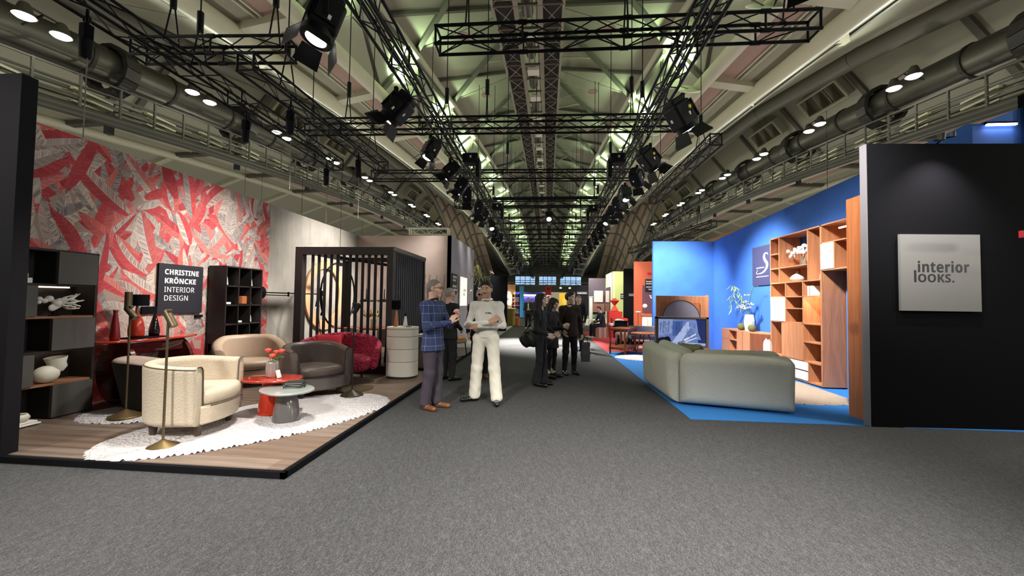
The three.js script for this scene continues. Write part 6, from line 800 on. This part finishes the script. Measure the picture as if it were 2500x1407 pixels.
  if (T_.hem < .9) for (const q of ['hipL', 'hipR']) J[q] = [J[q][0] * .88, J[q][1], J[q][2]];
  const leg = q => [[J['hip' + q], J['kn' + q], .098 * k, .074 * k * (B.knee || 1)], [J['kn' + q], J['an' + q].map((v, i) => lerp(v, J['kn' + q][i], .02 + cr)), .074 * k * (B.knee || 1), an * k]];
  mesh('trousers', [netCaps([[J.hipL, J.hipR, .098 * k, .098 * k, .85], [J.pel, [J.pel[0], J.pel[1] + .07 * s, J.pel[2]], .125 * k, .125 * k, .66], ...leg('L'), ...leg('R')], cB, .025, fold * 1.2, Math.min(J.anL[1], J.anR[1]) - .045 * s + cr * .4)], B.m, t);
  for (const q of ['L', 'R']) { const a = J['an' + q], e = J['to' + q]; const dx = e[0] - a[0], dz = e[2] - a[2]; const sh = netCaps([[[a[0] - dx * .2, .042 + (a[1] - .085 * s) , a[2] - dz * .2], [e[0], .034 + (a[1] - .085 * s), e[2]], .04, .036, 1], [[a[0], a[1], a[2]], [a[0] + dx * .15, .05 + (a[1] - .085 * s), a[2] + dz * .15], .042, .045]], far ? .014 : .009, .03); const p = sh.attributes.position; for (let i = 0; i < p.count; i++) { const fl = .004 + (a[1] - .085 * s); if (p.getY(i) < fl) p.setY(i, fl); } sh.computeVertexNormals(); const m = mesh('shoe', [sh], o.shoe, t); if (o.sock) mesh('sock', [bar(V(a[0], a[1] - .01, a[2]), V(a[0], a[1] + .1, a[2]), .045, 12)], o.sock, t); }
  if (o.glasses) { const gl = []; for (const x of [-.033, .033]) gl.push(new THREE.TorusGeometry(.021, .0028, 6, 20).scale(1.1, .85, 1).translate(x, .01, .1)); gl.push(bar(V(-.012, .014, .1), V(.012, .014, .1), .0025), bar(V(.056, .014, .098), V(.084, .012, 0), .0025), bar(V(-.056, .014, .098), V(-.084, .012, 0), .0025)); if (o.glasses === 'dark') for (const x of [-.033, .033]) gl.push(new THREE.CircleGeometry(.02, 16).translate(x, .01, .1)); mesh('glasses', gl.map(g => g.applyMatrix4(hm)), M.truss, t); }
  return t;
}
const HC = { grey: [.20, .185, .17], white: [.32, .30, .28], black: [.012, .010, .010], dark: [.03, .022, .018], brown: [.05, .033, .022] };
const CL = { black: std(0x17171b, .9), blackJ: std(0x131318, .85), white: std(0xdcdad2, .9), cream: std(0xd9d4c6, .9), jeans: std(0x16171d, .9), brown: std(0x2a1c18, .9), plum: std(0x39333d, .9), navy: std(0x1a2136, .9), shoeB: phys(0x0e0e10, .25, { clearcoat: .4 }), shoeBr: phys(0x6a4326, .4), green: std(0x31382f, .9), tights: std(0x1c1716, .8), whiteS: std(0xe6e4e0, .9) };
T.plaid = canvasTex(256, 256, (c) => { c.fillStyle = '#28365f'; c.fillRect(0, 0, 256, 256); for (let i = 0; i < 900; i++) { c.fillStyle = rnd() < .5 ? 'rgba(20,26,60,.35)' : 'rgba(90,110,160,.25)'; c.fillRect(rnd() * 256, rnd() * 256, 3, 3); } c.fillStyle = 'rgba(170,190,215,.75)'; c.fillRect(20, 0, 8, 256); c.fillRect(0, 20, 256, 8); c.fillStyle = 'rgba(110,70,80,.35)'; c.fillRect(140, 0, 14, 256); c.fillRect(0, 140, 256, 14); });
T.plaid.wrapS = T.plaid.wrapT = THREE.RepeatWrapping; T.plaid.repeat.set(9, 9);
// man in plaid blazer, in profile, hands raised
person('man in blue plaid blazer and dark trousers talking with raised hands', W(-1.6, 0, 5.47), 1.25, { h: 1.79, w: 1.06, skin: 'rosy', look: .25, hair: { c: HC.grey, line: .012 }, glasses: true, beard: .15, top: { m: std(0xffffff, .9, { map: T.plaid }), hem: .8, b: 1.05, name: 'blazer', collar: CL.black }, bottom: { m: CL.plum, b: 1.03, flare: .075 }, shoe: CL.shoeBr,
  J: { elL: [.25, 1.14, .1], wrL: [.12, 1.27, .31], elR: [-.24, 1.13, .05], wrR: [-.02, 1.2, .29], toL: [.1, .03, .2], anL: [.09, .085, .02], anR: [-.1, .085, -.05], toR: [-.14, .03, .13] }, hand: { L: { f: [-.3, .9, .3], n: [-1, 0, 0], curl: 1.3 }, R: { f: [.3, .8, .4], n: [1, 0, 0], curl: 1.3 } } });
// man in dark suit, back to the camera
person('grey haired man in black suit seen from behind beside the platform edge', W(-1.86, 0, 7.42), 2.55, { h: 1.74, skin: 'rosy', look: -.3, hair: { c: HC.white, line: .02, vol: .006 }, glasses: true, top: { m: CL.blackJ, hem: .8, b: 1.07, name: 'suit_jacket', collar: CL.whiteS }, bottom: { m: CL.black, b: 1.02 }, shoe: CL.shoeB, J: { elL: [.27, 1.14, -.02], wrL: [.16, .98, .2], elR: [-.25, 1.12, -.06], wrR: [-.14, .98, .18] }, hand: { L: { n: [0, 0, -1], curl: .6 }, R: { curl: .6 } } });
// man with dark glasses half hidden behind the man in white
person('man with dark glasses and black coat standing behind the man in white', W(-1.33, 0, 7.75), .25, { h: 1.74, skin: 'rosy', hair: { c: HC.white, line: .018, vol: .006 }, glasses: 'dark', top: { m: CL.blackJ, hem: .74, b: 1.1, name: 'coat', collar: CL.black }, bottom: { m: CL.black }, shoe: CL.shoeBr });
// man in white, arms crossed
{
  const p = person('man in white shirt and wide white trousers standing with crossed arms', W(-.92, 0, 5.92), -.12, { h: 1.79, skin: 'tan', look: -.1, hair: { c: HC.black, line: .012, vol: .007, quiff: true }, stache: true, beard: .12, top: { m: CL.white, hem: .95, b: 1.04, name: 'shirt', collar: CL.white }, bottom: { m: CL.cream, b: 1.02, knee: 1.12, flare: .086 }, shoe: CL.shoeB,
    J: { hipL: [.1, .93, 0], hipR: [-.1, .93, 0], knL: [.14, .5, .02], knR: [-.13, .5, .02], anL: [.19, .085, .06], anR: [-.17, .085, -.02], toL: [.24, .03, .24], toR: [-.32, .03, .1], shL: [.19, 1.42, -.015], shR: [-.19, 1.42, -.015], elL: [.27, 1.14, .06], elR: [-.27, 1.13, .06], wrL: [-.06, 1.13, .2], wrR: [.1, 1.19, .235] }, hand: { L: { f: [-.9, -.1, -.1], n: [0, 0, -1], curl: .35 }, R: { f: [.85, .45, -.2], n: [0, 0, -1], curl: .25 } } });
  mesh('name_print', [box(.05, .012, .004, .075, 1.33, .118), box(.025, .012, .004, .03, 1.33, .121)], CL.plum, p);
}
// women
person('woman with long black hair in black jacket and flared dark jeans', W(-.12, 0, 7.2), 1.15, { h: 1.64, w: .9, skin: 'pale', jaw: .9, hair: { c: HC.black, long: .3, vol: .012, line: .012 }, top: { m: CL.black, hem: .9, b: 1.05 }, bottom: { m: CL.jeans, b: .95, knee: .9, flare: .1 }, shoe: CL.shoeB, J: { elL: [.2, 1.12, .02], wrL: [.17, 1.02, .22], elR: [-.2, 1.1, -.02], wrR: [-.14, 1.0, .2], anL: [.08, .085, .03], anR: [-.08, .085, -.05] }, hand: { L: { curl: .8 }, R: { curl: .8 } } });
person('woman in black coat and white socks looking down at a phone', W(.08, 0, 8.0), 1.0, { h: 1.58, w: .95, skin: 'pale', jaw: .9, nod: .35, hair: { c: HC.dark, long: .26, vol: .012, line: .012 }, top: { m: CL.blackJ, hem: .66, b: 1.14, flare: 1.05, name: 'coat' }, bottom: { m: CL.tights, b: .88, knee: .8, flare: .05 }, sock: CL.whiteS, shoe: CL.shoeB, J: { elL: [.22, 1.1, .06], wrL: [.08, 1.12, .3], elR: [-.22, 1.1, .06], wrR: [-.03, 1.15, .3], head: [0, 1.64, .05] }, hand: { L: { f: [-.2, .5, .8], n: [-1, 0, 0], curl: .7 }, R: { f: [.2, .5, .8], n: [1, 0, 0], curl: .7 } } });
person('dark haired man in black and brown shirt turning his head aside', W(.46, 0, 8.42), .35, { h: 1.71, skin: 'pale', look: .85, hair: { c: HC.dark, line: .004, vol: .011, quiff: true }, top: { m: CL.brown, hem: .82, b: 1.08, name: 'shirt', collar: CL.brown }, bottom: { m: CL.black, b: .95, flare: .055 }, shoe: CL.shoeB, J: { elL: [.26, 1.14, -.04], wrL: [.28, .86, .0], elR: [-.25, 1.12, .02], wrR: [-.22, .95, .16] }, hand: { L: { curl: 1.3 } } });
// things they carry
{
  const b = thing('shoulder_bag', 'slouchy black leather shoulder bag of the woman with long hair', 'bag', W(-.3, 0, 7.1), .3), m = phys(0x1a1d1b, .4, { bumpMap: T.leather, bumpScale: .003 }); mesh('pouch', [surf((x, y, z) => ell(x, y, z, [0, .84, 0], [.2, .15 - .06 * x, .075]) + .006 * sin(x * 40 + y * 30) - .012 * Math.max(0, y - .9), [-.27, .6, -.14], [.27, 1.04, .14], .012)], m, b); mesh('strap', tube([V(.12, .95, .03), V(.2, 1.15, .05), V(.18, 1.38, .02), V(.05, 1.2, -.05), V(-.1, .96, -.02)], .012, 30, 6), m, b);
  const c = thing('tote_bag', 'shiny black tote bag of the woman with the phone', 'bag', W(-.02, 0, 7.74), .6); mesh('pouch', [surf((x, y, z) => ell(x, y, z, [0, .82, 0], [.17, .17, .07]) + .007 * sin(x * 36 - y * 33), [-.24, .58, -.13], [.24, 1.06, .13], .012)], m, c); mesh('strap', tube([V(.1, .94, 0), V(.12, 1.12, -.03), V(.08, 1.27, -.12), V(-.02, 1.15, -.06), V(-.1, .95, 0)], .01, 26, 6), m, c);
  const s = thing('shopping_bag', 'flat grey bag hanging from the hand of the dark haired man', 'bag', W(.78, .28, 8.35), .3); mesh('sack', [surf((x, y, z) => Math.max(Math.abs(x) - .1 + .02 * y, Math.abs(y - .2) - .2, Math.abs(z) - .025) + .006 * sin(y * 30), [-.16, -.04, -.08], [.16, .46, .08], .012)], std(0x4d4d55, .7), s); mesh('handle', tube([V(-.05, .39, 0), V(-.03, .5, 0), V(.03, .5, 0), V(.05, .39, 0)], .006, 16, 5), M.black, s);
  const ph = thing('phone', 'phone held by the woman with white socks', 'phone', W(.39, 1.12, 7.86), 1.0); mesh('case', rbox(.07, .008, .15, 0, 0, 0, .003).rotateX(-.5), M.black, ph); mesh('screen', rbox(.062, .002, .135, 0, .0055, 0, .001).rotateX(-.5), std(0x6b7684, .2), ph);
}
// visitors further away
person('man in green jacket and white sneakers walking far down the aisle', W(-1.1, 0, 22.2), .1, { far: 1, h: 1.74, hair: { c: HC.grey }, skin: 'rosy', top: { m: CL.green, hem: .82, b: 1.1, shirt: CL.whiteS }, bottom: { m: CL.jeans }, shoe: CL.whiteS, J: { wrL: [.05, 1.08, .22], wrR: [-.04, 1.1, .22], elL: [.24, 1.1, .04], elR: [-.24, 1.1, .04] } });
person('man in dark suit and open white shirt walking behind the dark haired man', W(1.55, 0, 19.6), -.3, { far: 1, h: 1.76, hair: { c: HC.brown, line: .03 }, skin: 'rosy', top: { m: CL.blackJ, hem: .8, b: 1.08, shirt: CL.whiteS }, bottom: { m: CL.black }, shoe: CL.shoeB });
person('man in navy hooded jacket sitting on the striped stool', W(2.28, -.03, 17.45), -1.35, { far: 1, h: 1.76, hair: { c: HC.brown, line: .025 }, skin: 'rosy', nod: .35, top: { m: CL.navy, hem: .5, b: 1.1, collar: std(0x5a668a, .9) }, bottom: { m: CL.black }, shoe: CL.cream, J: { pel: [0, .56, -.08], hipL: [.09, .56, -.05], hipR: [-.09, .56, -.05], knL: [.12, .55, .38], knR: [-.12, .55, .4], anL: [.12, .1, .36], anR: [-.13, .1, .42], toL: [.14, .045, .56], toR: [-.15, .045, .62], ch: [0, .9, -.02], nk: [0, 1.08, .04], head: [0, 1.26, .1], shL: [.18, 1.03, .02], shR: [-.18, 1.03, .02], elL: [.24, .78, .12], elR: [-.24, .78, .12], wrL: [.1, .68, .34], wrR: [-.1, .68, .34] } });
person('visitor in dark coat far behind the two women', W(.02, 0, 14.5), .1, { far: 1, h: 1.75, hair: { c: HC.dark }, skin: 'rosy', top: { m: CL.black, hem: .75 }, bottom: { m: CL.black }, shoe: CL.shoeB });
person('grey haired visitor with headset behind the dark haired man', W(.95, 0, 12.6), -.5, { far: 1, h: 1.72, hair: { c: HC.grey }, skin: 'fair', top: { m: CL.black, hem: .78 }, bottom: { m: CL.black }, shoe: CL.shoeB });
person('distant visitor in black beside the far indigo wall', W(-1.3, 0, 33), .5, { far: 1, h: 1.75, hair: { c: HC.brown }, top: { m: CL.plum, hem: .8 }, bottom: { m: CL.black }, shoe: CL.shoeB });
person('distant visitor in a beige top near the far yellow poster', W(.3, 0, 36), 0, { far: 1, h: 1.7, hair: { c: HC.dark, long: .2 }, top: { m: CL.cream, hem: .85 }, bottom: { m: CL.jeans }, shoe: CL.shoeB });
{
  const fn = one('folder_in_hands', [rbox(.3, .02, .22, 1.95, .72, -17.4, .004)], std(0xb9c95a, .7), 'yellow green brochure held by the seated man', 'brochure');
}
// ---------- booths further down the aisle ----------
{
  // right side
  struct('wall_orange', bd(4.25, 7.2, 0, 3.58, 20.2, 20.3), std(0xd46a4c, .85), 'orange partition beyond the blue booth'); struct('wall_dark_right', bd(4.5, 7, 0, 3.58, 24.3, 24.4), M.charcoal, 'black partition beyond the orange one');
  struct('wall_green', bd(4.35, 7, 0, 3.58, 26.6, 26.7), std(0xc6cf86, .85), 'pale green partition beyond the black one'); struct('wall_green_side', bd(4.25, 4.35, 0, 3.58, 26.6, 30.0), std(0xeae9bd, .85), 'cream aisle side of the pale green partition');
  const dm = std(0x4a4048, .8); struct('wall_far_dark', bd(3.2, 4.6, 0, 3.45, 32, 32.1), dm); struct('wall_far_panel', bd(2.28, 3.44, 0, 2.97, 34, 34.1), M.charcoal);
  const ft = std(0xffffff, .6, { map: signTex(512, 256, '#1c1b22', [['hospitality', 30, 110, 80, 'bold', '#f4f4f4', 430], ['interiors', 30, 200, 80, 'bold', '#f4f4f4', 330]]) });
  const S = (n, lab, w, h, x, y, d, mat, face) => { const b = board(n, lab, 'sign', w, h, .02, mat, face); b.position.copy(W(x, y, d)); return b; };
  S('purple_sign', 'plum coloured sign with white letters on the orange partition', 1.0, 1.35, 5.15, 1.72, 20.18, std(0x6e4a5e, .7), std(0xffffff, .7, { map: signTex(512, 690, '#6e4a5e', [['vin', 165, 330, 150, 'bold', '#fff', 260, 'serif']]) }));
  S('black_sign', 'black two-line sign above the plum sign on the orange partition', .66, .6, 5.1, 2.4, 20.12, M.black, std(0xffffff, .6, { map: signTex(512, 460, '#15141a', [['hospitality', 30, 110, 76, 'bold', '#f2f2f2', 400], ['interiors', 30, 195, 76, 'bold', '#f2f2f2', 300], ['contract', 30, 320, 76, 'bold', '#f2f2f2', 330], ['business', 120, 410, 76, 'bold', '#f2f2f2', 300]]) }));
  S('red_label', 'small red label high on the orange partition', .42, .12, 5.1, 2.98, 20.18, std(0xd02338, .6), std(0xd02338, .6)); S('white_text_sign', 'dark sign with white text on the black partition beyond the orange one', .45, .22, 5.0, 2.0, 24.27, M.charcoal, ft); S('small_black_sign', 'small black sign on the pale green partition', .45, .34, 4.95, 1.95, 26.57, M.black, ft);
  S('title_sign', 'dark banner with white title far down the aisle', .9, .3, 2.86, 2.3, 33.95, M.charcoal, std(0xffffff, .6, { map: signTex(512, 170, '#24222a', [['inspiration', 30, 110, 80, 'bold', '#fafafa', 440]]) }));
  const tv = thing('wall_screen', 'tall dark glass panel on the cream side of the pale green partition', 'screen', W(4.22, 1.75, 28.6)); mesh('glass', rbox(.06, 1.7, 1.9, 0, 0, 0, .01), phys(0x111116, .1, { clearcoat: 1 }), tv); mesh('base_ledge', rbox(.08, .35, 1.7, 0, -1.1, 0, .02), std(0xb9b48f, .7), tv);
  const pl = (n, lab, x, d, w, h, m) => { const g = thing(n, lab, 'plinth', W(x, .006, d)); mesh('block', rbox(w, h, w, 0, h / 2, 0, .02), m, g); mesh('foot', box(w * .9, .02, w * .9, 0, .008, 0), M.black, g); return g; };
  pl('red_plinth', 'tall red plinth carrying the hourglass vase', 3.5, 21.4, .7, 1.05, std(0xd0322c, .6)); pl('red_cube', 'low red cube stool on the red carpet', 2.95, 17.9, .5, .5, std(0xc8263a, .6)); pl('red_cube', 'red cube with white swoosh beside the tall red plinth', 3.35, 19.2, .7, .78, std(0xcf2f30, .6)); one('white_swoosh', [tube([W(3.06, .6, 18.83), W(3.2, .72, 18.83), W(3.5, .66, 18.83), W(3.66, .5, 18.83)], .05, 20, 6)], M.white, 'white curved ribbon on the red cube', 'ornament'); one('white_tray', [rbox(.5, .1, .5, 2.95, .556, -17.9, .02)], M.white, 'white tray on the low red cube stool', 'tray');
  const hv = thing('hourglass_vase', 'orange red hourglass vase on the tall red plinth', 'vase', W(3.5, 1.06, 21.4)); mesh('body', lathe([[.001, 0], [.2, 0], [.22, .03], [.05, .32], [.26, .56], [.08, .66], [.1, .68]], 6), std(0xd9452c, .5, { flatShading: true }), hv);
  const st = thing('striped_stool', 'striped rose and grey drum stool with the seated man', 'stool', W(2.28, .006, 17.45)); const cs = [std(0xa98078, .9), std(0x8a7a76, .9), std(0xc79a8c, .9)]; for (let i = 0; i < 24; i++) { const a = i / 24 * 2 * PI; mesh('stripe', box(.02, .44, .075, .27, .22, 0).rotateY(a), cs[i % 3], st); } mesh('core', cyl(.262, .262, .45, 0, 0, 0, 24), cs[0], st);
  const sh = thing('white_shelf_unit', 'dark display with lit pictures at the far right', 'display', W(3.95, 0, 31.8)); mesh('picture', [rbox(.7, .9, .04, 0, 2.0, 0, .01)], std(0xd8b8b0, .8), sh); mesh('niche_box', [rbox(.95, .7, .3, 0, 1.1, -.02, .01)], std(0x7a5248, .8), sh); mesh('plinth', rbox(1.2, .6, .5, .05, .3, 0, .02), std(0x44564f, .8), sh);
  const wt = thing('white_totem', 'thin white column far down the aisle', 'column', W(2.75, 0, 26)); mesh('column', cyl(.12, .12, 1.85, 0, 0, 0, 14), M.white, wt); mesh('cap', cyl(.14, .14, .05, 0, 1.85, 0, 14), M.white, wt);
  const pd = thing('white_plinth', 'low white platform with plants before the far dark panel', 'platform', W(2.7, 0, 27.5)); mesh('deck', rbox(1.8, .35, 2, 0, .175, 0, .02), M.cream, pd); const gp = std(0x8aa05a, .8); mesh('shrub', [...Array(30).keys()].map(i => sph(.09, rr(-.6, .4), .45 + rr(0, .2), rr(.3, .9), 1, .4, .7, 6)), gp, pd);
  // left side
  struct('wall_far_black', bd(-5.4, -2.3, 0, 2.95, 22.4, 22.5), M.black, 'black partition far left of the aisle'); struct('floor_white', bd(-6, -2.1, 0, .05, 12.3, 30), std(0xb5b1b0, .6), 'pale platform floor further along the left side');
  const bx_ = (lab, x, d, w, h) => { const g = thing('black_speaker', lab, 'speaker', W(x, .05, d)); mesh('cabinet', rbox(w, h, w, 0, h / 2, 0, .02), M.black, g); mesh('grille', rbox(w * .86, h * .86, .02, 0, h / 2, w / 2, .008), M.charcoal, g); }; bx_('large black box standing before the far black partition', -2.75, 19.3, .6, .95); bx_('smaller black box beside the large one before the far black partition', -2.24, 19.6, .35, .85);
  const ct = thing('olive_counter', 'olive gold reception counter far left of the aisle', 'counter', W(-2.5, .05, 24)); mesh('body', rbox(1.0, 1.0, .7, 0, .5, 0, .03), std(0x9a8a3e, .6), ct); mesh('top', rbox(1.1, .05, .8, 0, 1.02, 0, .01), M.cream, ct); mesh('item', sph(.2, 0, 1.15, 0, 1.2, .6, 1), M.white, ct);
  const rs = thing('magazine_rack', 'red and white magazine rack with orange foot beside the counter', 'rack', W(-1.98, 0, 24.6)); mesh('foot', rbox(.45, .5, .4, 0, .25, 0, .02), std(0xd07a3c, .6), rs); for (let i = 0; i < 6; i++) { mesh('shelf', rbox(.45, .02, .3, 0, .55 + i * .24, 0, .004), M.cream, rs); mesh('brochure', [0, 1, 2].map(k => rbox(.12, .19, .01, -.14 + k * .14, .66 + i * .24, .06, .002)), std([0xa8302c, 0xd8d0c8, 0x5a3030][i % 3], .7), rs); } mesh('frame', [bx(-.23, -.21, .5, 2, -.15, .15), bx(.21, .23, .5, 2, -.15, .15)], M.charcoal, rs);
  const gl = thing('globe_lamps', 'pair of glowing globe lamps on a wooden wall far left of the aisle', 'lamp', W(-2.55, 0, 25.2)); const gm = new THREE.MeshStandardMaterial({ color: 0xffffff, emissive: new THREE.Color(1, .82, .6), emissiveIntensity: 4 }); mesh('globe_glow', [sph(.2, 0, 1.35, 0), sph(.2, 0, 1.95, 0)], gm, gl); mesh('back_board', rbox(.9, 2.6, .06, 0, 1.3, -.3, .01), std(0xa8805c, .7), gl); mesh('rod', bar(V(0, 1.1, -.1), V(0, 2.4, -.1), .015), M.black, gl); { const L = new THREE.PointLight(new THREE.Color(1, .82, .6), 8, 0, 2); L.position.set(0, 1.65, .25); L.name = 'globe_light'; gl.add(L); }
  const bl = thing('blue_column', 'slim sky blue column far left of the aisle', 'column', W(-2.4, 0, 36)); mesh('shaft', rbox(.4, 2.9, .3, 0, 1.45, 0, .02), std(0x3f9ad0, .6), bl); mesh('base', rbox(.5, .06, .4, 0, .03, 0, .01), M.black, bl);
  struct('wall_indigo', bd(-4.2, -.6, 0, 2.6, 45, 45.1), std(0x2c2a86, .7), 'indigo booth wall far down the aisle'); const lb = thing('light_bar', 'glowing white bar on the far indigo wall', 'lamp', W(-1.75, 2.25, 44.9)); mesh('lamp_bar', rbox(2.2, .16, .08, 0, 0, 0, .03), new THREE.MeshStandardMaterial({ color: 0xffffff, emissive: new THREE.Color(.95, .9, 1), emissiveIntensity: 5 }), lb); mesh('bracket', box(2.3, .05, .06, 0, .12, -.02), M.black, lb); { const L = new THREE.RectAreaLight(new THREE.Color(.85, .85, 1), 25, 2.2, .16); L.position.set(0, -.12, .05); L.rotation.set(-1, 0, 0); L.name = 'bar_light'; lb.add(L); }
  struct('wall_far_beige', bd(-.9, 4.2, 0, 2.75, 50, 50.1), std(0xb0a08e, .8), 'beige wall at the far end of the aisle');
  const yp = S('yellow_poster', 'large yellow poster with a dark figure shape far down the aisle', 1.35, 1.5, 1.78, 1.66, 40, std(0xe0b020, .7), std(0xffffff, .7, { map: canvasTex(256, 284, (c) => { c.fillStyle = '#e8b81e'; c.fillRect(0, 0, 256, 284); c.fillStyle = '#f0cc50'; c.beginPath(); c.ellipse(128, 140, 70, 90, .3, 0, 7); c.fill(); }) })); mesh('stand', [bar(V(-.5, -.75, -.05), V(-.5, -1.66, -.05), .02), bar(V(.5, -.75, -.05), V(.5, -1.66, -.05), .02)], M.black, yp);
  const rb = thing('red_banner', 'red hanging banner over the far aisle', 'banner', W(0, 2.45, 34)); mesh('cloth', rbox(.5, .75, .03, 0, 0, 0, .005), std(0xb02020, .8), rb); mesh('motif', rbox(.3, .2, .01, 0, .2, .02, .005), std(0x5a1414, .8), rb); mesh('cord', [bar(V(-.2, .37, 0), V(-.2, 2.9, 0), .008, 4), bar(V(.2, .37, 0), V(.2, 2.9, 0), .008, 4)], M.black, rb);
  truss('thin light truss across the far aisle above the red banner', W(-4, 2.95, 36), W(3.6, 2.95, 36), { near: 0, step: .7, s: .3, mat: M.steel });
  for (const x of [-3.8, 3.4]) one('truss_leg', [bd(x - .1, x + .1, 0, 2.95, 35.95, 36.15)], M.steel, 'grey leg carrying the thin light truss across the far aisle', 'leg', 'legs of the far light truss');
  for (const [x, d, lab] of [[1.1, 35.7, 'small bright lamp on the right of the thin far truss'], [1.9, 35.7, 'second small bright lamp on the right of the thin far truss'], [2.5, 35.7, 'third small bright lamp at the end of the thin far truss']]) { const g = thing('far_lamp', lab, 'lamp', W(x, 2.9, d)); mesh('housing', cyl(.1, .08, .2, 0, -.1, 0, 12), M.galv, g); mesh('lens_glow', sph(.09, 0, -.12, .03, 1, .6, 1), lensMat, g); }
  // dark side partitions closing the far booths
  struct('wall_far_left', bd(-6.2, -6.1, 0, 3.5, 12.3, 70), std(0x3c3836, .85)); struct('wall_far_right', bd(7.2, 7.3, 0, 3.3, 14, 70), std(0x3c3836, .85)); struct('wall_far_left_b', bd(-6.1, -3.3, 0, 3.1, 38, 38.1), std(0x4b4744, .85)); struct('wall_far_right_b', bd(3.4, 7.2, 0, 3.1, 42, 42.1), std(0x4b4744, .85));
  // hanging blossom branch over the aisle edge
  const hb = thing('hanging_branches', 'twisted hanging branches with pale blossoms before the far black partition', 'branches', W(-2.75, 2.15, 15.2)); const g = [], bf = []; for (let i = 0; i < 14; i++) { const a = rr(0, 6.28); const p = [V(0, .75, 0), V(rr(-.2, .2), rr(.2, .6), rr(-.2, .2)), V(cos(a) * rr(.2, .5), rr(-.4, .4), sin(a) * rr(.2, .5)), V(cos(a) * rr(.3, .8), rr(-.6, .5), sin(a) * rr(.3, .7))]; g.push(tube(p, .008, 18, 5)); if (i % 2) bf.push(p[3]); } mesh('twigs', g, std(0x7d7a45, .8), hb); mesh('suspension_wire', bar(V(0, .75, 0), V(0, 3.2, 0), .004, 4), M.black, hb); for (const p of bf) mesh('blossom', [...Array(5).keys()].map(k => new THREE.SphereGeometry(.06, 6, 5).scale(1, .2, .4).translate(.05, 0, 0).rotateZ(rr(-.5, .8)).rotateY(k * 1.25).translate(p.x, p.y, p.z)), std(0xe8d2c4, .7), hb);
}
renderer.render(scene, camera);
